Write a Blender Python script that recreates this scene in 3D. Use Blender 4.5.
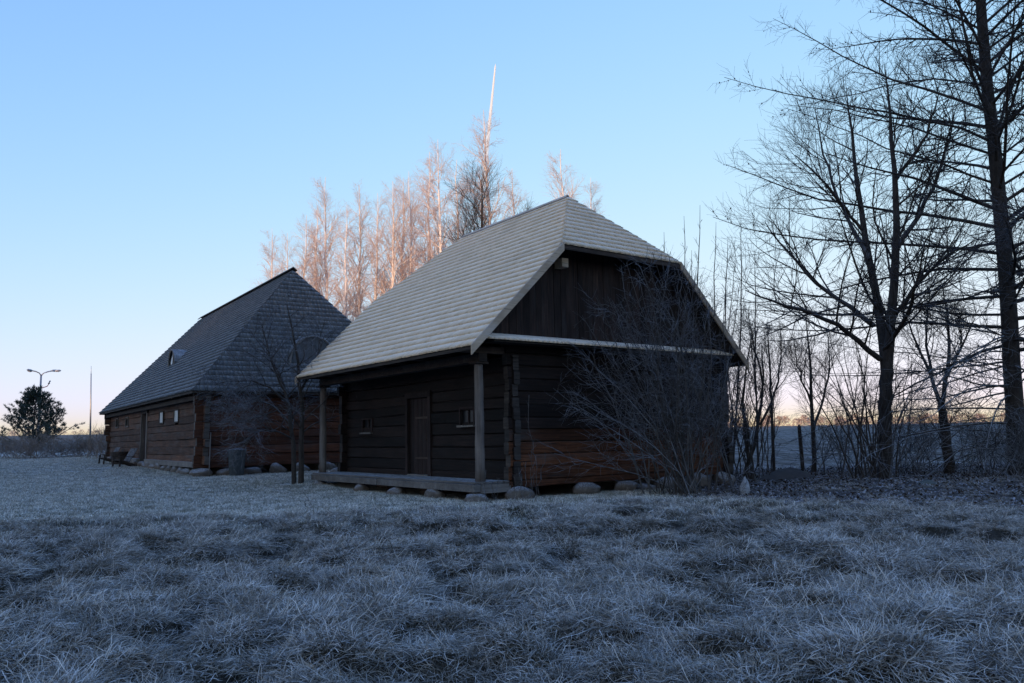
import bpy, bmesh, math, random
import numpy as np
from mathutils import Vector, Matrix

for o in list(bpy.data.objects):
    bpy.data.objects.remove(o)
SC = bpy.context.scene
COL = SC.collection
RNG = np.random.default_rng(11)
random.seed(5)

# ------------------------------------------------------------------ camera
F_PX, HOR_Y, ROLL, CAM_Z = 790.0, 437.0, 0.02, 1.35
PITCH = math.atan((HOR_Y - 341.5) / F_PX)
cam_data = bpy.data.cameras.new('camera')
cam_data.sensor_width = 36.0
cam_data.lens = F_PX / 1024 * 36.0
cam_data.clip_start = 0.05
cam_data.clip_end = 30000
cam = bpy.data.objects.new('camera', cam_data)
COL.objects.link(cam)
cam.matrix_world = (Matrix.Translation((0, 0, CAM_Z)) @ Matrix.Rotation(math.pi / 2 + PITCH, 4, 'X')
                    @ Matrix.Rotation(-ROLL, 4, 'Z'))
SC.camera = cam

# ------------------------------------------------------------------ sky and sun
SUN_EL, SUN_AZ = math.radians(2.6), math.radians(208)      # low sun behind the camera, to the left
world = bpy.data.worlds.new('World')
SC.world = world
world.use_nodes = True
wn = world.node_tree
bg = wn.nodes['Background']
sky = wn.nodes.new('ShaderNodeTexSky')
sky.sky_type = 'NISHITA'
sky.sun_disc = False
sky.sun_elevation = SUN_EL
sky.sun_rotation = SUN_AZ
sky.air_density = 1.0
sky.dust_density = 0.3
sky.ozone_density = 1.0
sep = wn.nodes.new('ShaderNodeSeparateColor')
comb = wn.nodes.new('ShaderNodeCombineColor')
wn.links.new(sky.outputs[0], sep.inputs[0])
SKY_STRENGTH = 0.12
for i, (A, k) in enumerate(((1.13, 0.44), (0.945, 0.91), (0.98, 5.0))):   # film-like shoulder, same in every direction
    m1 = wn.nodes.new('ShaderNodeMath'); m1.operation = 'MULTIPLY'; m1.inputs[1].default_value = -k
    m2 = wn.nodes.new('ShaderNodeMath'); m2.operation = 'EXPONENT'
    m3 = wn.nodes.new('ShaderNodeMath'); m3.operation = 'SUBTRACT'; m3.inputs[0].default_value = 1.0
    m4 = wn.nodes.new('ShaderNodeMath'); m4.operation = 'MULTIPLY'; m4.inputs[1].default_value = A / SKY_STRENGTH
    wn.links.new(sep.outputs[i], m1.inputs[0]); wn.links.new(m1.outputs[0], m2.inputs[0])
    wn.links.new(m2.outputs[0], m3.inputs[1]); wn.links.new(m3.outputs[0], m4.inputs[0])
    wn.links.new(m4.outputs[0], comb.inputs[i])
wn.links.new(comb.outputs[0], bg.inputs[0])
bg.inputs[1].default_value = SKY_STRENGTH
sun_data = bpy.data.lights.new('sun', 'SUN')
sun_data.energy = 5.0
sun_data.angle = math.radians(0.5)
sun_data.color = (1.0, 0.62, 0.37)
sun = bpy.data.objects.new('sun', sun_data)
COL.objects.link(sun)
SUN_FROM = Vector((math.sin(SUN_AZ) * math.cos(SUN_EL), math.cos(SUN_AZ) * math.cos(SUN_EL), math.sin(SUN_EL)))
sun.rotation_euler = (-SUN_FROM).to_track_quat('-Z', 'Y').to_euler()
sun.location = (-30, -40, 40)
SC.view_settings.view_transform = 'Standard'
SC.view_settings.look = 'None'
SC.view_settings.exposure = 0.1
SC.view_settings.gamma = 1.0
SC.view_settings.use_curve_mapping = False
SC.render.engine = 'CYCLES'
SC.cycles.use_denoising = True
SC.cycles.max_bounces = 5
SC.cycles.diffuse_bounces = 3
SC.cycles.transparent_max_bounces = 8


# ------------------------------------------------------------------ helpers: points, noise, terrain
def ray(x, y):
    X, Y = x - 512.0, y - 341.5
    c, s = math.cos(ROLL), math.sin(ROLL)
    X, Y = X * c - Y * s, X * s + Y * c
    return np.array([X, F_PX * math.cos(PITCH) + Y * math.sin(PITCH), F_PX * math.sin(PITCH) - Y * math.cos(PITCH)])


def at(x, y, depth):
    """world point seen at a picture position, at a distance along +Y"""
    v = ray(x, y)
    return np.array([0, 0, CAM_Z]) + v * depth / v[1]


def smooth(a, b, x):
    t = np.clip((np.asarray(x, float) - a) / (b - a), 0, 1)
    return t * t * (3 - 2 * t)


_perm = np.random.default_rng(3).random((256, 256))


def vnoise(x, y):
    xi, yi = np.floor(x).astype(int), np.floor(y).astype(int)
    fx, fy = x - xi, y - yi
    fx, fy = fx * fx * (3 - 2 * fx), fy * fy * (3 - 2 * fy)
    g = lambda a, b: _perm[a & 255, b & 255]
    return (g(xi, yi) * (1 - fx) + g(xi + 1, yi) * fx) * (1 - fy) + (g(xi, yi + 1) * (1 - fx) + g(xi + 1, yi + 1) * fx) * fy


def fbm(x, y, n=3):
    s, a, tot = 0, 1.0, 0
    for i in range(n):
        s = s + a * vnoise(x * 2 ** i + 17.3 * i, y * 2 ** i - 9.1 * i)
        tot += a
        a *= 0.5
    return s / tot


H1 = dict(o=(-0.042, 20.145), th=0.644)     # near log house: near corner and turn
H2 = dict(o=(-12.361, 31.558), th=0.609)    # far log house


def to_local(H, x, y):
    dx, dy = x - H['o'][0], y - H['o'][1]
    c, s = math.cos(H['th']), math.sin(H['th'])
    return dx * c + dy * s, -dx * s + dy * c


def to_world(H, lx, ly):
    c, s = math.cos(H['th']), math.sin(H['th'])
    return H['o'][0] + lx * c - ly * s, H['o'][1] + lx * s + ly * c


def zone_long(x, y):
    """1 where the uncut matted grass grows"""
    x, y = np.asarray(x, float), np.asarray(y, float)
    edge = 15.9 + 1.6 * (fbm(x * 0.25 + 5, y * 0.25) - 0.5) + smooth(-3, 2, x) * 2.3 + smooth(5, 9, x) * 5.5 + smooth(-3.5, -12, x) * (-0.8)
    return 1 - smooth(edge - 2.6, edge + 1.2, y)


def zone_litter(x, y):
    """1 on the leaf litter under the trees to the right"""
    x, y = np.asarray(x, float), np.asarray(y, float)
    d = (x - 5.0) * 0.55 + (y - 14.5) * 0.6 + 2.2 * (fbm(x * 0.3, y * 0.3 + 40) - 0.5)
    return smooth(-0.6, 2.6, d) * smooth(1.5, 5.5, x) * (1 - smooth(29, 32, y))


def base_h(x, y):
    x, y = np.asarray(x, float), np.asarray(y, float)
    side = smooth(-12, 12, x)
    slope = 0.0165 * (1 - side) + 0.0095 * side
    far = np.minimum(y, 700.0)
    z = -0.1 + slope * np.clip(far - 24, 0, None)
    z = z + 0.9 * (fbm(x * 0.02, y * 0.02) - 0.5) * smooth(60, 140, np.hypot(x, y))
    z = z - 0.13 * smooth(14.5, 18.0, y) * (1 - smooth(24, 30, y)) * smooth(-11, -8, x) * (1 - smooth(6, 10, x))
    z = z + 21.0 * smooth(-80, -235, y)                       # wooded rise behind the camera
    return z


def tussock(x, y):
    x, y = np.asarray(x, float), np.asarray(y, float)
    w = zone_long(x, y) * (1 - 0.55 * zone_litter(x, y))
    a = fbm(x * 1.7 + 3, y * 2.3, 2)
    b = vnoise(x * 3.6 + 50, y * 4.4)
    big = 0.16 * smooth(0.33, 0.68, a) + 0.11 * (b - 0.5)
    lawn = 0.02 * (fbm(x * 1.5, y * 1.5) - 0.5)
    return w * big + (1 - w) * lawn + 0.05 * (fbm(x * 0.22 + 9, y * 0.22) - 0.5) * w


def ground_z(x, y):
    r = np.hypot(x, y)
    return base_h(x, y) + tussock(x, y) * (1 - smooth(45, 60, r))


def gz(x, y):
    return float(ground_z(np.array([x]), np.array([y]))[0])


# ------------------------------------------------------------------ helpers: objects
def tag(o, label=None, cat=None, group=None, kind=None):
    if label: o['label'] = label
    if cat: o['category'] = cat
    if group: o['group'] = group
    if kind: o['kind'] = kind
    return o


def link(name, me, mat=None, parent=None):
    o = bpy.data.objects.new(name, me)
    COL.objects.link(o)
    if mat is not None:
        for m in (mat if isinstance(mat, (list, tuple)) else [mat]):
            me.materials.append(m)
    if parent is not None:
        o.parent = parent
    return o


def empty(name, loc=(0, 0, 0), rz=0.0):
    o = bpy.data.objects.new(name, None)
    o.empty_display_size = 0.3
    COL.objects.link(o)
    o.location = loc
    o.rotation_euler = (0, 0, rz)
    return o


def mesh_np(name, V, Q, smooth_sh=True):
    """fast mesh from an (n,3) array and an (m,4) or (m,3) index array"""
    me = bpy.data.meshes.new(name)
    V = np.ascontiguousarray(V, np.float32)
    Q = np.ascontiguousarray(Q, np.int32)
    k = Q.shape[1]
    me.vertices.add(len(V))
    me.vertices.foreach_set('co', V.ravel())
    me.loops.add(Q.size)
    me.loops.foreach_set('vertex_index', Q.ravel())
    me.polygons.add(len(Q))
    me.polygons.foreach_set('loop_start', np.arange(0, Q.size, k, dtype=np.int32))
    if smooth_sh:
        me.polygons.foreach_set('use_smooth', np.ones(len(Q), bool))
    me.update(calc_edges=True)
    return me


class MB:
    def __init__(s):
        s.v, s.f, s.m = [], [], []

    def box(s, x0, x1, y0, y1, z0, z1, mi=0, jit=0.0):
        n = len(s.v)
        for z in (z0, z1):
            for x, y in ((x0, y0), (x1, y0), (x1, y1), (x0, y1)):
                s.v.append((x + random.uniform(-jit, jit), y + random.uniform(-jit, jit), z + random.uniform(-jit, jit)))
        for f in ((0, 3, 2, 1), (4, 5, 6, 7), (0, 1, 5, 4), (1, 2, 6, 5), (2, 3, 7, 6), (3, 0, 4, 7)):
            s.f.append(tuple(n + i for i in f)); s.m.append(mi)
        return s

    def hexa(s, pts, mi=0):
        n = len(s.v)
        s.v += [tuple(p) for p in pts]
        for f in ((0, 3, 2, 1), (4, 5, 6, 7), (0, 1, 5, 4), (1, 2, 6, 5), (2, 3, 7, 6), (3, 0, 4, 7)):
            s.f.append(tuple(n + i for i in f)); s.m.append(mi)
        return s

    def bar(s, a, b, w, h, mi=0, up=(0, 0, 1)):
        """rectangular bar between two points"""
        a, b = Vector(a), Vector(b)
        d = (b - a).normalized()
        u = Vector(up)
        if abs(d.dot(u)) > 0.98: u = Vector((1, 0, 0))
        sx = d.cross(u).normalized(); sz = sx.cross(d).normalized()
        P = []
        for c in (a, b):
            P.append([c - sx * w / 2 - sz * h / 2, c + sx * w / 2 - sz * h / 2, c + sx * w / 2 + sz * h / 2, c - sx * w / 2 + sz * h / 2])
        n = len(s.v)
        for ring in P: s.v += [tuple(p) for p in ring]
        for f in ((3, 2, 1, 0), (4, 5, 6, 7), (0, 1, 5, 4), (1, 2, 6, 5), (2, 3, 7, 6), (3, 0, 4, 7)):
            s.f.append(tuple(n + i for i in f)); s.m.append(mi)
        return s

    def tube(s, pts, rad, sides=10, mi=0, cap=True):
        pts = [Vector(p) for p in pts]
        n0 = len(s.v)
        for i, p in enumerate(pts):
            d = (pts[min(i + 1, len(pts) - 1)] - pts[max(i - 1, 0)]).normalized()
            u = Vector((0, 0, 1)) if abs(d.z) < 0.9 else Vector((1, 0, 0))
            a = d.cross(u).normalized(); b = a.cross(d)
            r = rad[i] if isinstance(rad, (list, tuple)) else rad
            for k in range(sides):
                t = 2 * math.pi * k / sides
                s.v.append(tuple(p + (a * math.cos(t) + b * math.sin(t)) * r))
        for i in range(len(pts) - 1):
            for k in range(sides):
                k2 = (k + 1) % sides
                s.f.append((n0 + i * sides + k, n0 + i * sides + k2, n0 + (i + 1) * sides + k2, n0 + (i + 1) * sides + k)); s.m.append(mi)
        if cap:
            s.f.append(tuple(n0 + k for k in range(sides))[::-1]); s.m.append(mi)
            e = n0 + (len(pts) - 1) * sides
            s.f.append(tuple(e + k for k in range(sides))); s.m.append(mi)
        return s

    def build(s, name, mat, parent=None, smooth_sh=False):
        me = bpy.data.meshes.new(name)
        me.from_pydata(s.v, [], s.f)
        me.polygons.foreach_set('material_index', s.m)
        if smooth_sh:
            me.polygons.foreach_set('use_smooth', [True] * len(s.f))
        me.update()
        return link(name, me, mat, parent)


# ------------------------------------------------------------------ materials
def new_mat(name, rough=0.8):
    m = bpy.data.materials.new(name)
    m.use_nodes = True
    nt = m.node_tree
    b = nt.nodes['Principled BSDF']
    b.inputs['Roughness'].default_value = rough
    b.inputs['Specular IOR Level'].default_value = 0.25
    return m, nt, b


def N(nt, kind, **kw):
    n = nt.nodes.new(kind)
    for k, v in kw.items():
        if k.startswith('i_'):
            n.inputs[int(k[2:])].default_value = v
        else:
            setattr(n, k, v)
    return n


def noise(nt, vec, scale, detail=3, rough=0.55, dist=0.0):
    n = N(nt, 'ShaderNodeTexNoise')
    n.inputs['Scale'].default_value = scale
    n.inputs['Detail'].default_value = detail
    n.inputs['Roughness'].default_value = rough
    n.inputs['Distortion'].default_value = dist
    if vec is not None: nt.links.new(vec, n.inputs['Vector'])
    return n.outputs['Fac']


def ramp(nt, fac, stops):
    r = N(nt, 'ShaderNodeValToRGB')
    el = r.color_ramp.elements
    while len(el) < len(stops): el.new(0.5)
    for e, (p, c) in zip(el, stops):
        e.position = p
        e.color = (*c, 1) if len(c) == 3 else c
    nt.links.new(fac, r.inputs[0])
    return r.outputs[0]


def mix(nt, fac, a, b, mode='MIX'):
    m = N(nt, 'ShaderNodeMix', data_type='RGBA', blend_type=mode)
    for sock, v in ((m.inputs[0], fac), (m.inputs[6], a), (m.inputs[7], b)):
        if isinstance(v, (int, float)): sock.default_value = v
        elif isinstance(v, tuple): sock.default_value = (*v, 1)
        else: nt.links.new(v, sock)
    return m.outputs[2]


def math_n(nt, op, a, b=None, clamp=False):
    m = N(nt, 'ShaderNodeMath', operation=op)
    m.use_clamp = clamp
    for i, v in enumerate((a, b)):
        if v is None: continue
        if isinstance(v, (int, float)): m.inputs[i].default_value = v
        else: nt.links.new(v, m.inputs[i])
    return m.outputs[0]


def maprange(nt, v, a, b, c=0.0, d=1.0):
    m = N(nt, 'ShaderNodeMapRange')
    nt.links.new(v, m.inputs[0])
    for i, x in enumerate((a, b, c, d)): m.inputs[i + 1].default_value = x
    return m.outputs[0]


def scaled(nt, vec, s):
    m = N(nt, 'ShaderNodeMapping')
    m.inputs['Scale'].default_value = s
    nt.links.new(vec, m.inputs[0])
    return m.outputs[0]


def objco(nt): return N(nt, 'ShaderNodeTexCoord').outputs['Object']
def worldco(nt): return N(nt, 'ShaderNodeNewGeometry').outputs['Position']


def bump(nt, b, h, strength=0.4, dist=0.02):
    n = N(nt, 'ShaderNodeBump')
    n.inputs['Strength'].default_value = strength
    n.inputs['Distance'].default_value = dist
    nt.links.new(h, n.inputs['Height'])
    nt.links.new(n.outputs[0], b.inputs['Normal'])


def up_mask(nt, lo=0.35, hi=0.85):
    g = N(nt, 'ShaderNodeNewGeometry')
    s = N(nt, 'ShaderNodeSeparateXYZ')
    nt.links.new(g.outputs['Normal'], s.inputs[0])
    return maprange(nt, s.outputs[2], lo, hi)


FROST = (0.56, 0.60, 0.66)


def wood(name, dark, light, axis=0, grain=1.0, frost=0.0, rough=0.85, rnd=0.35, tint=None):
    """weathered wood: grain stretched along one object axis, a shade of its own for every piece"""
    m, nt, b = new_mat(name, rough)
    co = objco(nt)
    info = N(nt, 'ShaderNodeObjectInfo')
    off = N(nt, 'ShaderNodeVectorMath', operation='ADD')
    nt.links.new(co, off.inputs[0])
    vm = N(nt, 'ShaderNodeVectorMath', operation='SCALE')
    vm.inputs[0].default_value = (37.0, 19.0, 11.0)
    nt.links.new(info.outputs['Random'], vm.inputs['Scale'])
    nt.links.new(vm.outputs[0], off.inputs[1])
    s = [14.0 * grain] * 3
    s[axis] = 0.9 * grain
    g = noise(nt, scaled(nt, off.outputs[0], tuple(s)), 1.6, 5, 0.65, 0.4)
    c = ramp(nt, g, [(0.3, dark), (0.72, light)])
    big = noise(nt, off.outputs[0], 1.3, 3)
    c = mix(nt, maprange(nt, big, 0.35, 0.7, 0.0, 0.6), c, tint or tuple(x * 0.55 for x in dark))
    br = maprange(nt, info.outputs['Random'], 0, 1, 1 - rnd, 1 + rnd)
    hsv = N(nt, 'ShaderNodeHueSaturation')
    nt.links.new(br, hsv.inputs['Value'])
    nt.links.new(c, hsv.inputs['Color'])
    c = hsv.outputs[0]
    s2 = [26.0 * grain] * 3
    s2[axis] = 0.55 * grain
    ck = noise(nt, scaled(nt, off.outputs[0], tuple(s2)), 1.0, 3, 0.5, 0.6)
    c = mix(nt, maprange(nt, ck, 0.60, 0.68, 0.0, 0.8), c, tuple(x * 0.3 for x in dark))
    gw = noise(nt, scaled(nt, off.outputs[0], tuple(3.0 if q != axis else 0.5 for q in range(3))), 1.4, 4, 0.6)
    lum = sum(light) / 3
    c = mix(nt, maprange(nt, gw, 0.5, 0.72, 0.0, 0.5), c, (lum * 1.05, lum, lum * 0.95))
    if frost > 0:
        fm = math_n(nt, 'MULTIPLY', up_mask(nt, 0.3, 0.8), maprange(nt, noise(nt, worldco(nt), 9, 4), 0.35, 0.6))
        c = mix(nt, math_n(nt, 'MULTIPLY', fm, frost), c, FROST)
    nt.links.new(c, b.inputs['Base Color'])
    bump(nt, b, g, 0.5, 0.012)
    return m


def island_mat(name, stops, frost_col=FROST, frost=0.5, fl=(0.35, 0.6), fscale=2.0, tan=None, rough=0.9):
    """for many joined pieces: a shade of its own for every piece, frost in patches"""
    m, nt, b = new_mat(name, rough)
    g = N(nt, 'ShaderNodeNewGeometry')
    c = ramp(nt, g.outputs['Random Per Island'], stops)
    w = worldco(nt)
    fine = noise(nt, w, 28, 4, 0.7)
    f = math_n(nt, 'ADD', math_n(nt, 'MULTIPLY', noise(nt, w, fscale, 4, 0.6), 0.6), math_n(nt, 'MULTIPLY', fine, 0.4))
    fm = math_n(nt, 'MULTIPLY', math_n(nt, 'MULTIPLY', maprange(nt, f, *fl), up_mask(nt, 0.1, 0.5)), frost)
    c = mix(nt, fm, c, frost_col)
    if tan:
        t = maprange(nt, noise(nt, scaled(nt, w, (0.6, 0.6, 0.9)), 1.1, 3), 0.56, 0.72)
        c = mix(nt, math_n(nt, 'MULTIPLY', t, 0.55), c, tan)
    nt.links.new(c, b.inputs['Base Color'])
    bump(nt, b, fine, 0.35, 0.01)
    return m


M = {}
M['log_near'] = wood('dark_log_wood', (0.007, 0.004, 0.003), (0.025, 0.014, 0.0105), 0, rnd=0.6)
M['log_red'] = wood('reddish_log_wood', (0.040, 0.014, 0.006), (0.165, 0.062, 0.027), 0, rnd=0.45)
M['log_far'] = wood('brown_log_wood', (0.044, 0.021, 0.012), (0.165, 0.078, 0.043), 0, rnd=0.5)
M['log_far_red'] = wood('red_brown_log_wood', (0.040, 0.014, 0.007), (0.13, 0.048, 0.023), 0, rnd=0.5)
M['log_end'] = wood('weathered_log_end', (0.05, 0.04, 0.033), (0.14, 0.115, 0.095), 1, rnd=0.45, frost=0.2)
M['log_end_dark'] = wood('dark_log_end', (0.025, 0.02, 0.017), (0.085, 0.068, 0.056), 1, rnd=0.5, frost=0.2)
M['post'] = wood('weathered_post_wood', (0.10, 0.082, 0.07), (0.23, 0.19, 0.16), 2, 0.8, rnd=0.15, frost=0.3)
M['deck'] = wood('frosty_plank_wood', (0.10, 0.09, 0.08), (0.21, 0.19, 0.17), 1, rnd=0.25, frost=0.55)
M['board'] = wood('dark_board_wood', (0.018, 0.012, 0.010), (0.062, 0.036, 0.027), 2, rnd=0.45)
M['grey_board'] = wood('grey_board_wood', (0.028, 0.027, 0.027), (0.075, 0.072, 0.07), 2, rnd=0.3)
M['door'] = wood('door_wood', (0.013, 0.008, 0.007), (0.042, 0.024, 0.020), 2, rnd=0.35)
M['barge'] = wood('fresh_barge_wood', (0.46, 0.34, 0.23), (0.62, 0.47, 0.33), 0, rnd=0.1, frost=0.35)
M['timber'] = wood('dark_timber', (0.03, 0.022, 0.018), (0.09, 0.065, 0.05), 0, rnd=0.3)
M['timber_frost'] = wood('frosted_dark_timber', (0.03, 0.022, 0.018), (0.09, 0.065, 0.05), 0, rnd=0.3, frost=0.4)
M['sill'] = wood('grey_frosted_timber', (0.10, 0.09, 0.08), (0.24, 0.21, 0.18), 0, rnd=0.2, frost=0.6)
M['shingle_pale'] = island_mat('pale_frosted_shingles', [(0.0, (0.70, 0.53, 0.35)), (0.5, (0.77, 0.59, 0.40)), (1.0, (0.83, 0.65, 0.46))],
                               frost_col=(0.96, 0.86, 0.74), frost=0.85, fl=(0.24, 0.56), tan=(0.62, 0.50, 0.37))
M['shingle_dark'] = island_mat('dark_weathered_shingles', [(0.0, (0.065, 0.07, 0.075)), (0.6, (0.095, 0.10, 0.106)), (1.0, (0.125, 0.13, 0.135))],
                               frost_col=(0.40, 0.43, 0.46), frost=0.75, fl=(0.33, 0.62), fscale=3.0)
M['roof_deck'] = wood('dark_roof_lining', (0.02, 0.015, 0.012), (0.06, 0.045, 0.035), 1)


def stone_mat():
    m, nt, b = new_mat('field_stone', 0.9)
    co = objco(nt)
    info = N(nt, 'ShaderNodeObjectInfo')
    n = noise(nt, co, 3.0, 6, 0.65)
    c = ramp(nt, n, [(0.25, (0.05, 0.043, 0.036)), (0.55, (0.125, 0.108, 0.09)), (0.8, (0.21, 0.195, 0.17))])
    c = mix(nt, maprange(nt, info.outputs['Random'], 0, 1, 0, 0.4), c, (0.16, 0.11, 0.08))
    f = math_n(nt, 'MULTIPLY', up_mask(nt, 0.45, 0.95), maprange(nt, noise(nt, co, 12, 4), 0.4, 0.6, 0, 0.55))
    c = mix(nt, f, c, FROST)
    nt.links.new(c, b.inputs['Base Color'])
    bump(nt, b, noise(nt, co, 18, 5, 0.7), 0.5, 0.02)
    return m


M['stone'] = stone_mat()


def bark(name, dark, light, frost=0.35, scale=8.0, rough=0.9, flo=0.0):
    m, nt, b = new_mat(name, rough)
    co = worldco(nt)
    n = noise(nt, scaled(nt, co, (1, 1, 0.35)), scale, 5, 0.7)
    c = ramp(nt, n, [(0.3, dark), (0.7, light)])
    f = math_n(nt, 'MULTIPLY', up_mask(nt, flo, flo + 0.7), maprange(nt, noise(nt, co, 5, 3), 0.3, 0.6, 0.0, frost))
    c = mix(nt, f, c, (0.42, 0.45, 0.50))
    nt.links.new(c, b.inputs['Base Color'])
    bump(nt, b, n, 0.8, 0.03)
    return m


M['bark'] = bark('dark_bark', (0.018, 0.015, 0.013), (0.065, 0.053, 0.045), 0.2)
M['bark_frost'] = bark('frosted_twig_bark', (0.020, 0.017, 0.016), (0.055, 0.047, 0.043), 0.32, 3.0, flo=0.2)
M['bush_twig'] = bark('frosted_bush_bark', (0.038, 0.033, 0.030), (0.11, 0.099, 0.090), 0.6, 3.0)
M['bark_twig'] = bark('dark_twig_bark', (0.020, 0.017, 0.016), (0.05, 0.042, 0.038), 0.15, 3.0)
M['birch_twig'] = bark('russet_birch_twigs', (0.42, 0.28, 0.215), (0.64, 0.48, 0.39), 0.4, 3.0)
M['reed'] = bark('dry_reed_stems', (0.12, 0.09, 0.07), (0.26, 0.20, 0.15), 0.25, 2.0)


def birch_mat():
    m, nt, b = new_mat('white_birch_bark', 0.7)
    co = worldco(nt)
    n = noise(nt, scaled(nt, co, (1.0, 1.0, 5.0)), 2.2, 4, 0.6)
    c = ramp(nt, n, [(0.42, (0.74, 0.70, 0.66)), (0.66, (0.62, 0.56, 0.51)), (0.76, (0.05, 0.045, 0.04))])
    nt.links.new(c, b.inputs['Base Color'])
    bump(nt, b, n, 0.3, 0.01)
    return m


M['birch'] = birch_mat()


def plain(name, col, rough=0.6, metal=0.0, var=0.25, scale=6.0, frost=0.0):
    m, nt, b = new_mat(name, rough)
    n = noise(nt, worldco(nt), scale, 4, 0.6)
    c = ramp(nt, n, [(0.25, tuple(x * (1 - var) for x in col)), (0.75, tuple(min(1, x * (1 + var)) for x in col))])
    if frost:
        c = mix(nt, math_n(nt, 'MULTIPLY', up_mask(nt, 0.3, 0.8), frost), c, FROST)
    nt.links.new(c, b.inputs['Base Color'])
    b.inputs['Metallic'].default_value = metal
    bump(nt, b, n, 0.15, 0.01)
    return m


M['bin'] = plain('grey_green_plastic', (0.055, 0.065, 0.068), 0.5, frost=0.4)
M['metal'] = plain('galvanised_steel', (0.30, 0.31, 0.32), 0.45, 0.6)
M['red_metal'] = plain('red_painted_steel', (0.35, 0.06, 0.05), 0.5)
M['reflection_white'] = plain('reflection_white', (0.72, 0.72, 0.70), 0.6, var=0.08)  # colour of the painted reflection on the eyebrow dormer glass
M['lens'] = plain('lamp_glass', (0.5, 0.5, 0.52), 0.2, var=0.05)
M['needles'] = plain('frosty_pine_needles', (0.040, 0.055, 0.038), 0.7, var=0.4, scale=1.5, frost=0.3)
M['glass'] = plain('dark_window_glass', (0.010, 0.011, 0.013), 0.35, var=0.1)
M['white_panel'] = wood('white_panel_wood', (0.50, 0.49, 0.46), (0.66, 0.65, 0.62), 2, rnd=0.05)  # plain white for the panels in two far-house windows
M['iron'] = plain('rusty_iron', (0.06, 0.04, 0.03), 0.6, 0.5)
M['spruce'] = plain('spruce_foliage', (0.035, 0.05, 0.028), 0.8, var=0.4, scale=2)
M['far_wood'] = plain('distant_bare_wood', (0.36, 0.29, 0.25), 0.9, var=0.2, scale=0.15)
M['leaf'] = island_mat('brown_fallen_leaves', [(0, (0.03, 0.018, 0.012)), (0.5, (0.06, 0.038, 0.027)), (1, (0.11, 0.08, 0.058))], frost=0.6, fl=(0.42, 0.66), fscale=14)
M['mound'] = plain('dark_earth', (0.04, 0.033, 0.027), 0.95, var=0.4, frost=0.06)


def ground_mat():
    m, nt, b = new_mat('frosty_ground', 0.95)
    w = worldco(nt)
    at_l = N(nt, 'ShaderNodeAttribute', attribute_name='zone_long').outputs['Fac']
    at_t = N(nt, 'ShaderNodeAttribute', attribute_name='zone_litter').outputs['Fac']
    at_f = N(nt, 'ShaderNodeAttribute', attribute_name='zone_field').outputs['Fac']
    fine = noise(nt, w, 22, 5, 0.75)
    mid = noise(nt, w, 2.2, 4, 0.65)
    lawn = ramp(nt, fine, [(0.32, (0.14, 0.14, 0.115)), (0.5, (0.40, 0.39, 0.35)), (0.68, (0.68, 0.66, 0.61))])
    lawn = mix(nt, maprange(nt, mid, 0.4, 0.65, 0, 0.5), lawn, (0.24, 0.24, 0.20))
    longg = ramp(nt, fine, [(0.35, (0.024, 0.020, 0.014)), (0.6, (0.060, 0.052, 0.040)), (0.8, (0.13, 0.125, 0.12))])
    lit = ramp(nt, fine, [(0.35, (0.035, 0.029, 0.024)), (0.55, (0.095, 0.08, 0.07)), (0.72, (0.30, 0.29, 0.28))])
    clod = noise(nt, scaled(nt, w, (1.6, 0.16, 1.0)), 0.9, 9, 0.8)
    field = ramp(nt, clod, [(0.42, (0.03, 0.03, 0.027)), (0.50, (0.10, 0.10, 0.092)), (0.62, (0.27, 0.27, 0.262))])
    c = mix(nt, at_f, lawn, field)
    c = mix(nt, at_l, c, longg)
    c = mix(nt, at_t, c, lit)
    nt.links.new(c, b.inputs['Base Color'])
    bump(nt, b, math_n(nt, 'ADD', fine, math_n(nt, 'MULTIPLY', clod, at_f)), 0.8, 0.06)
    return m


M['ground'] = ground_mat()


def blade_mat(name, root, tip, frost, amt, lo=0.12, hi=0.75):
    m, nt, b = new_mat(name, 0.8)
    t = N(nt, 'ShaderNodeAttribute', attribute_name='along').outputs['Fac']
    g = N(nt, 'ShaderNodeNewGeometry')
    info = N(nt, 'ShaderNodeObjectInfo')
    c = mix(nt, t, root, tip)
    c = mix(nt, maprange(nt, g.outputs['Random Per Island'], 0, 1, 0, 0.6), c, (0.10, 0.075, 0.045))
    w = noise(nt, g.outputs['Position'], 2.2, 5, 0.7)
    f = math_n(nt, 'MULTIPLY', maprange(nt, t, lo, hi), maprange(nt, g.outputs['Random Per Island'], 0.15, 0.95, 0.08, 1.0))
    f = math_n(nt, 'MULTIPLY', f, maprange(nt, w, 0.34, 0.60, 0.28 * amt, 1.0 * amt))
    c = mix(nt, f, c, frost)
    nt.links.new(c, b.inputs['Base Color'])
    return m


M['blade'] = blade_mat('frosted_straw_blades', (0.032, 0.030, 0.020), (0.13, 0.115, 0.085), (0.90, 0.85, 0.77), 1.0, 0.1, 0.65)
M['lawn_blade'] = blade_mat('frosted_lawn_blades', (0.03, 0.04, 0.025), (0.10, 0.125, 0.085), (0.93, 0.89, 0.81), 1.2, -0.1, 0.5)

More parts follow.
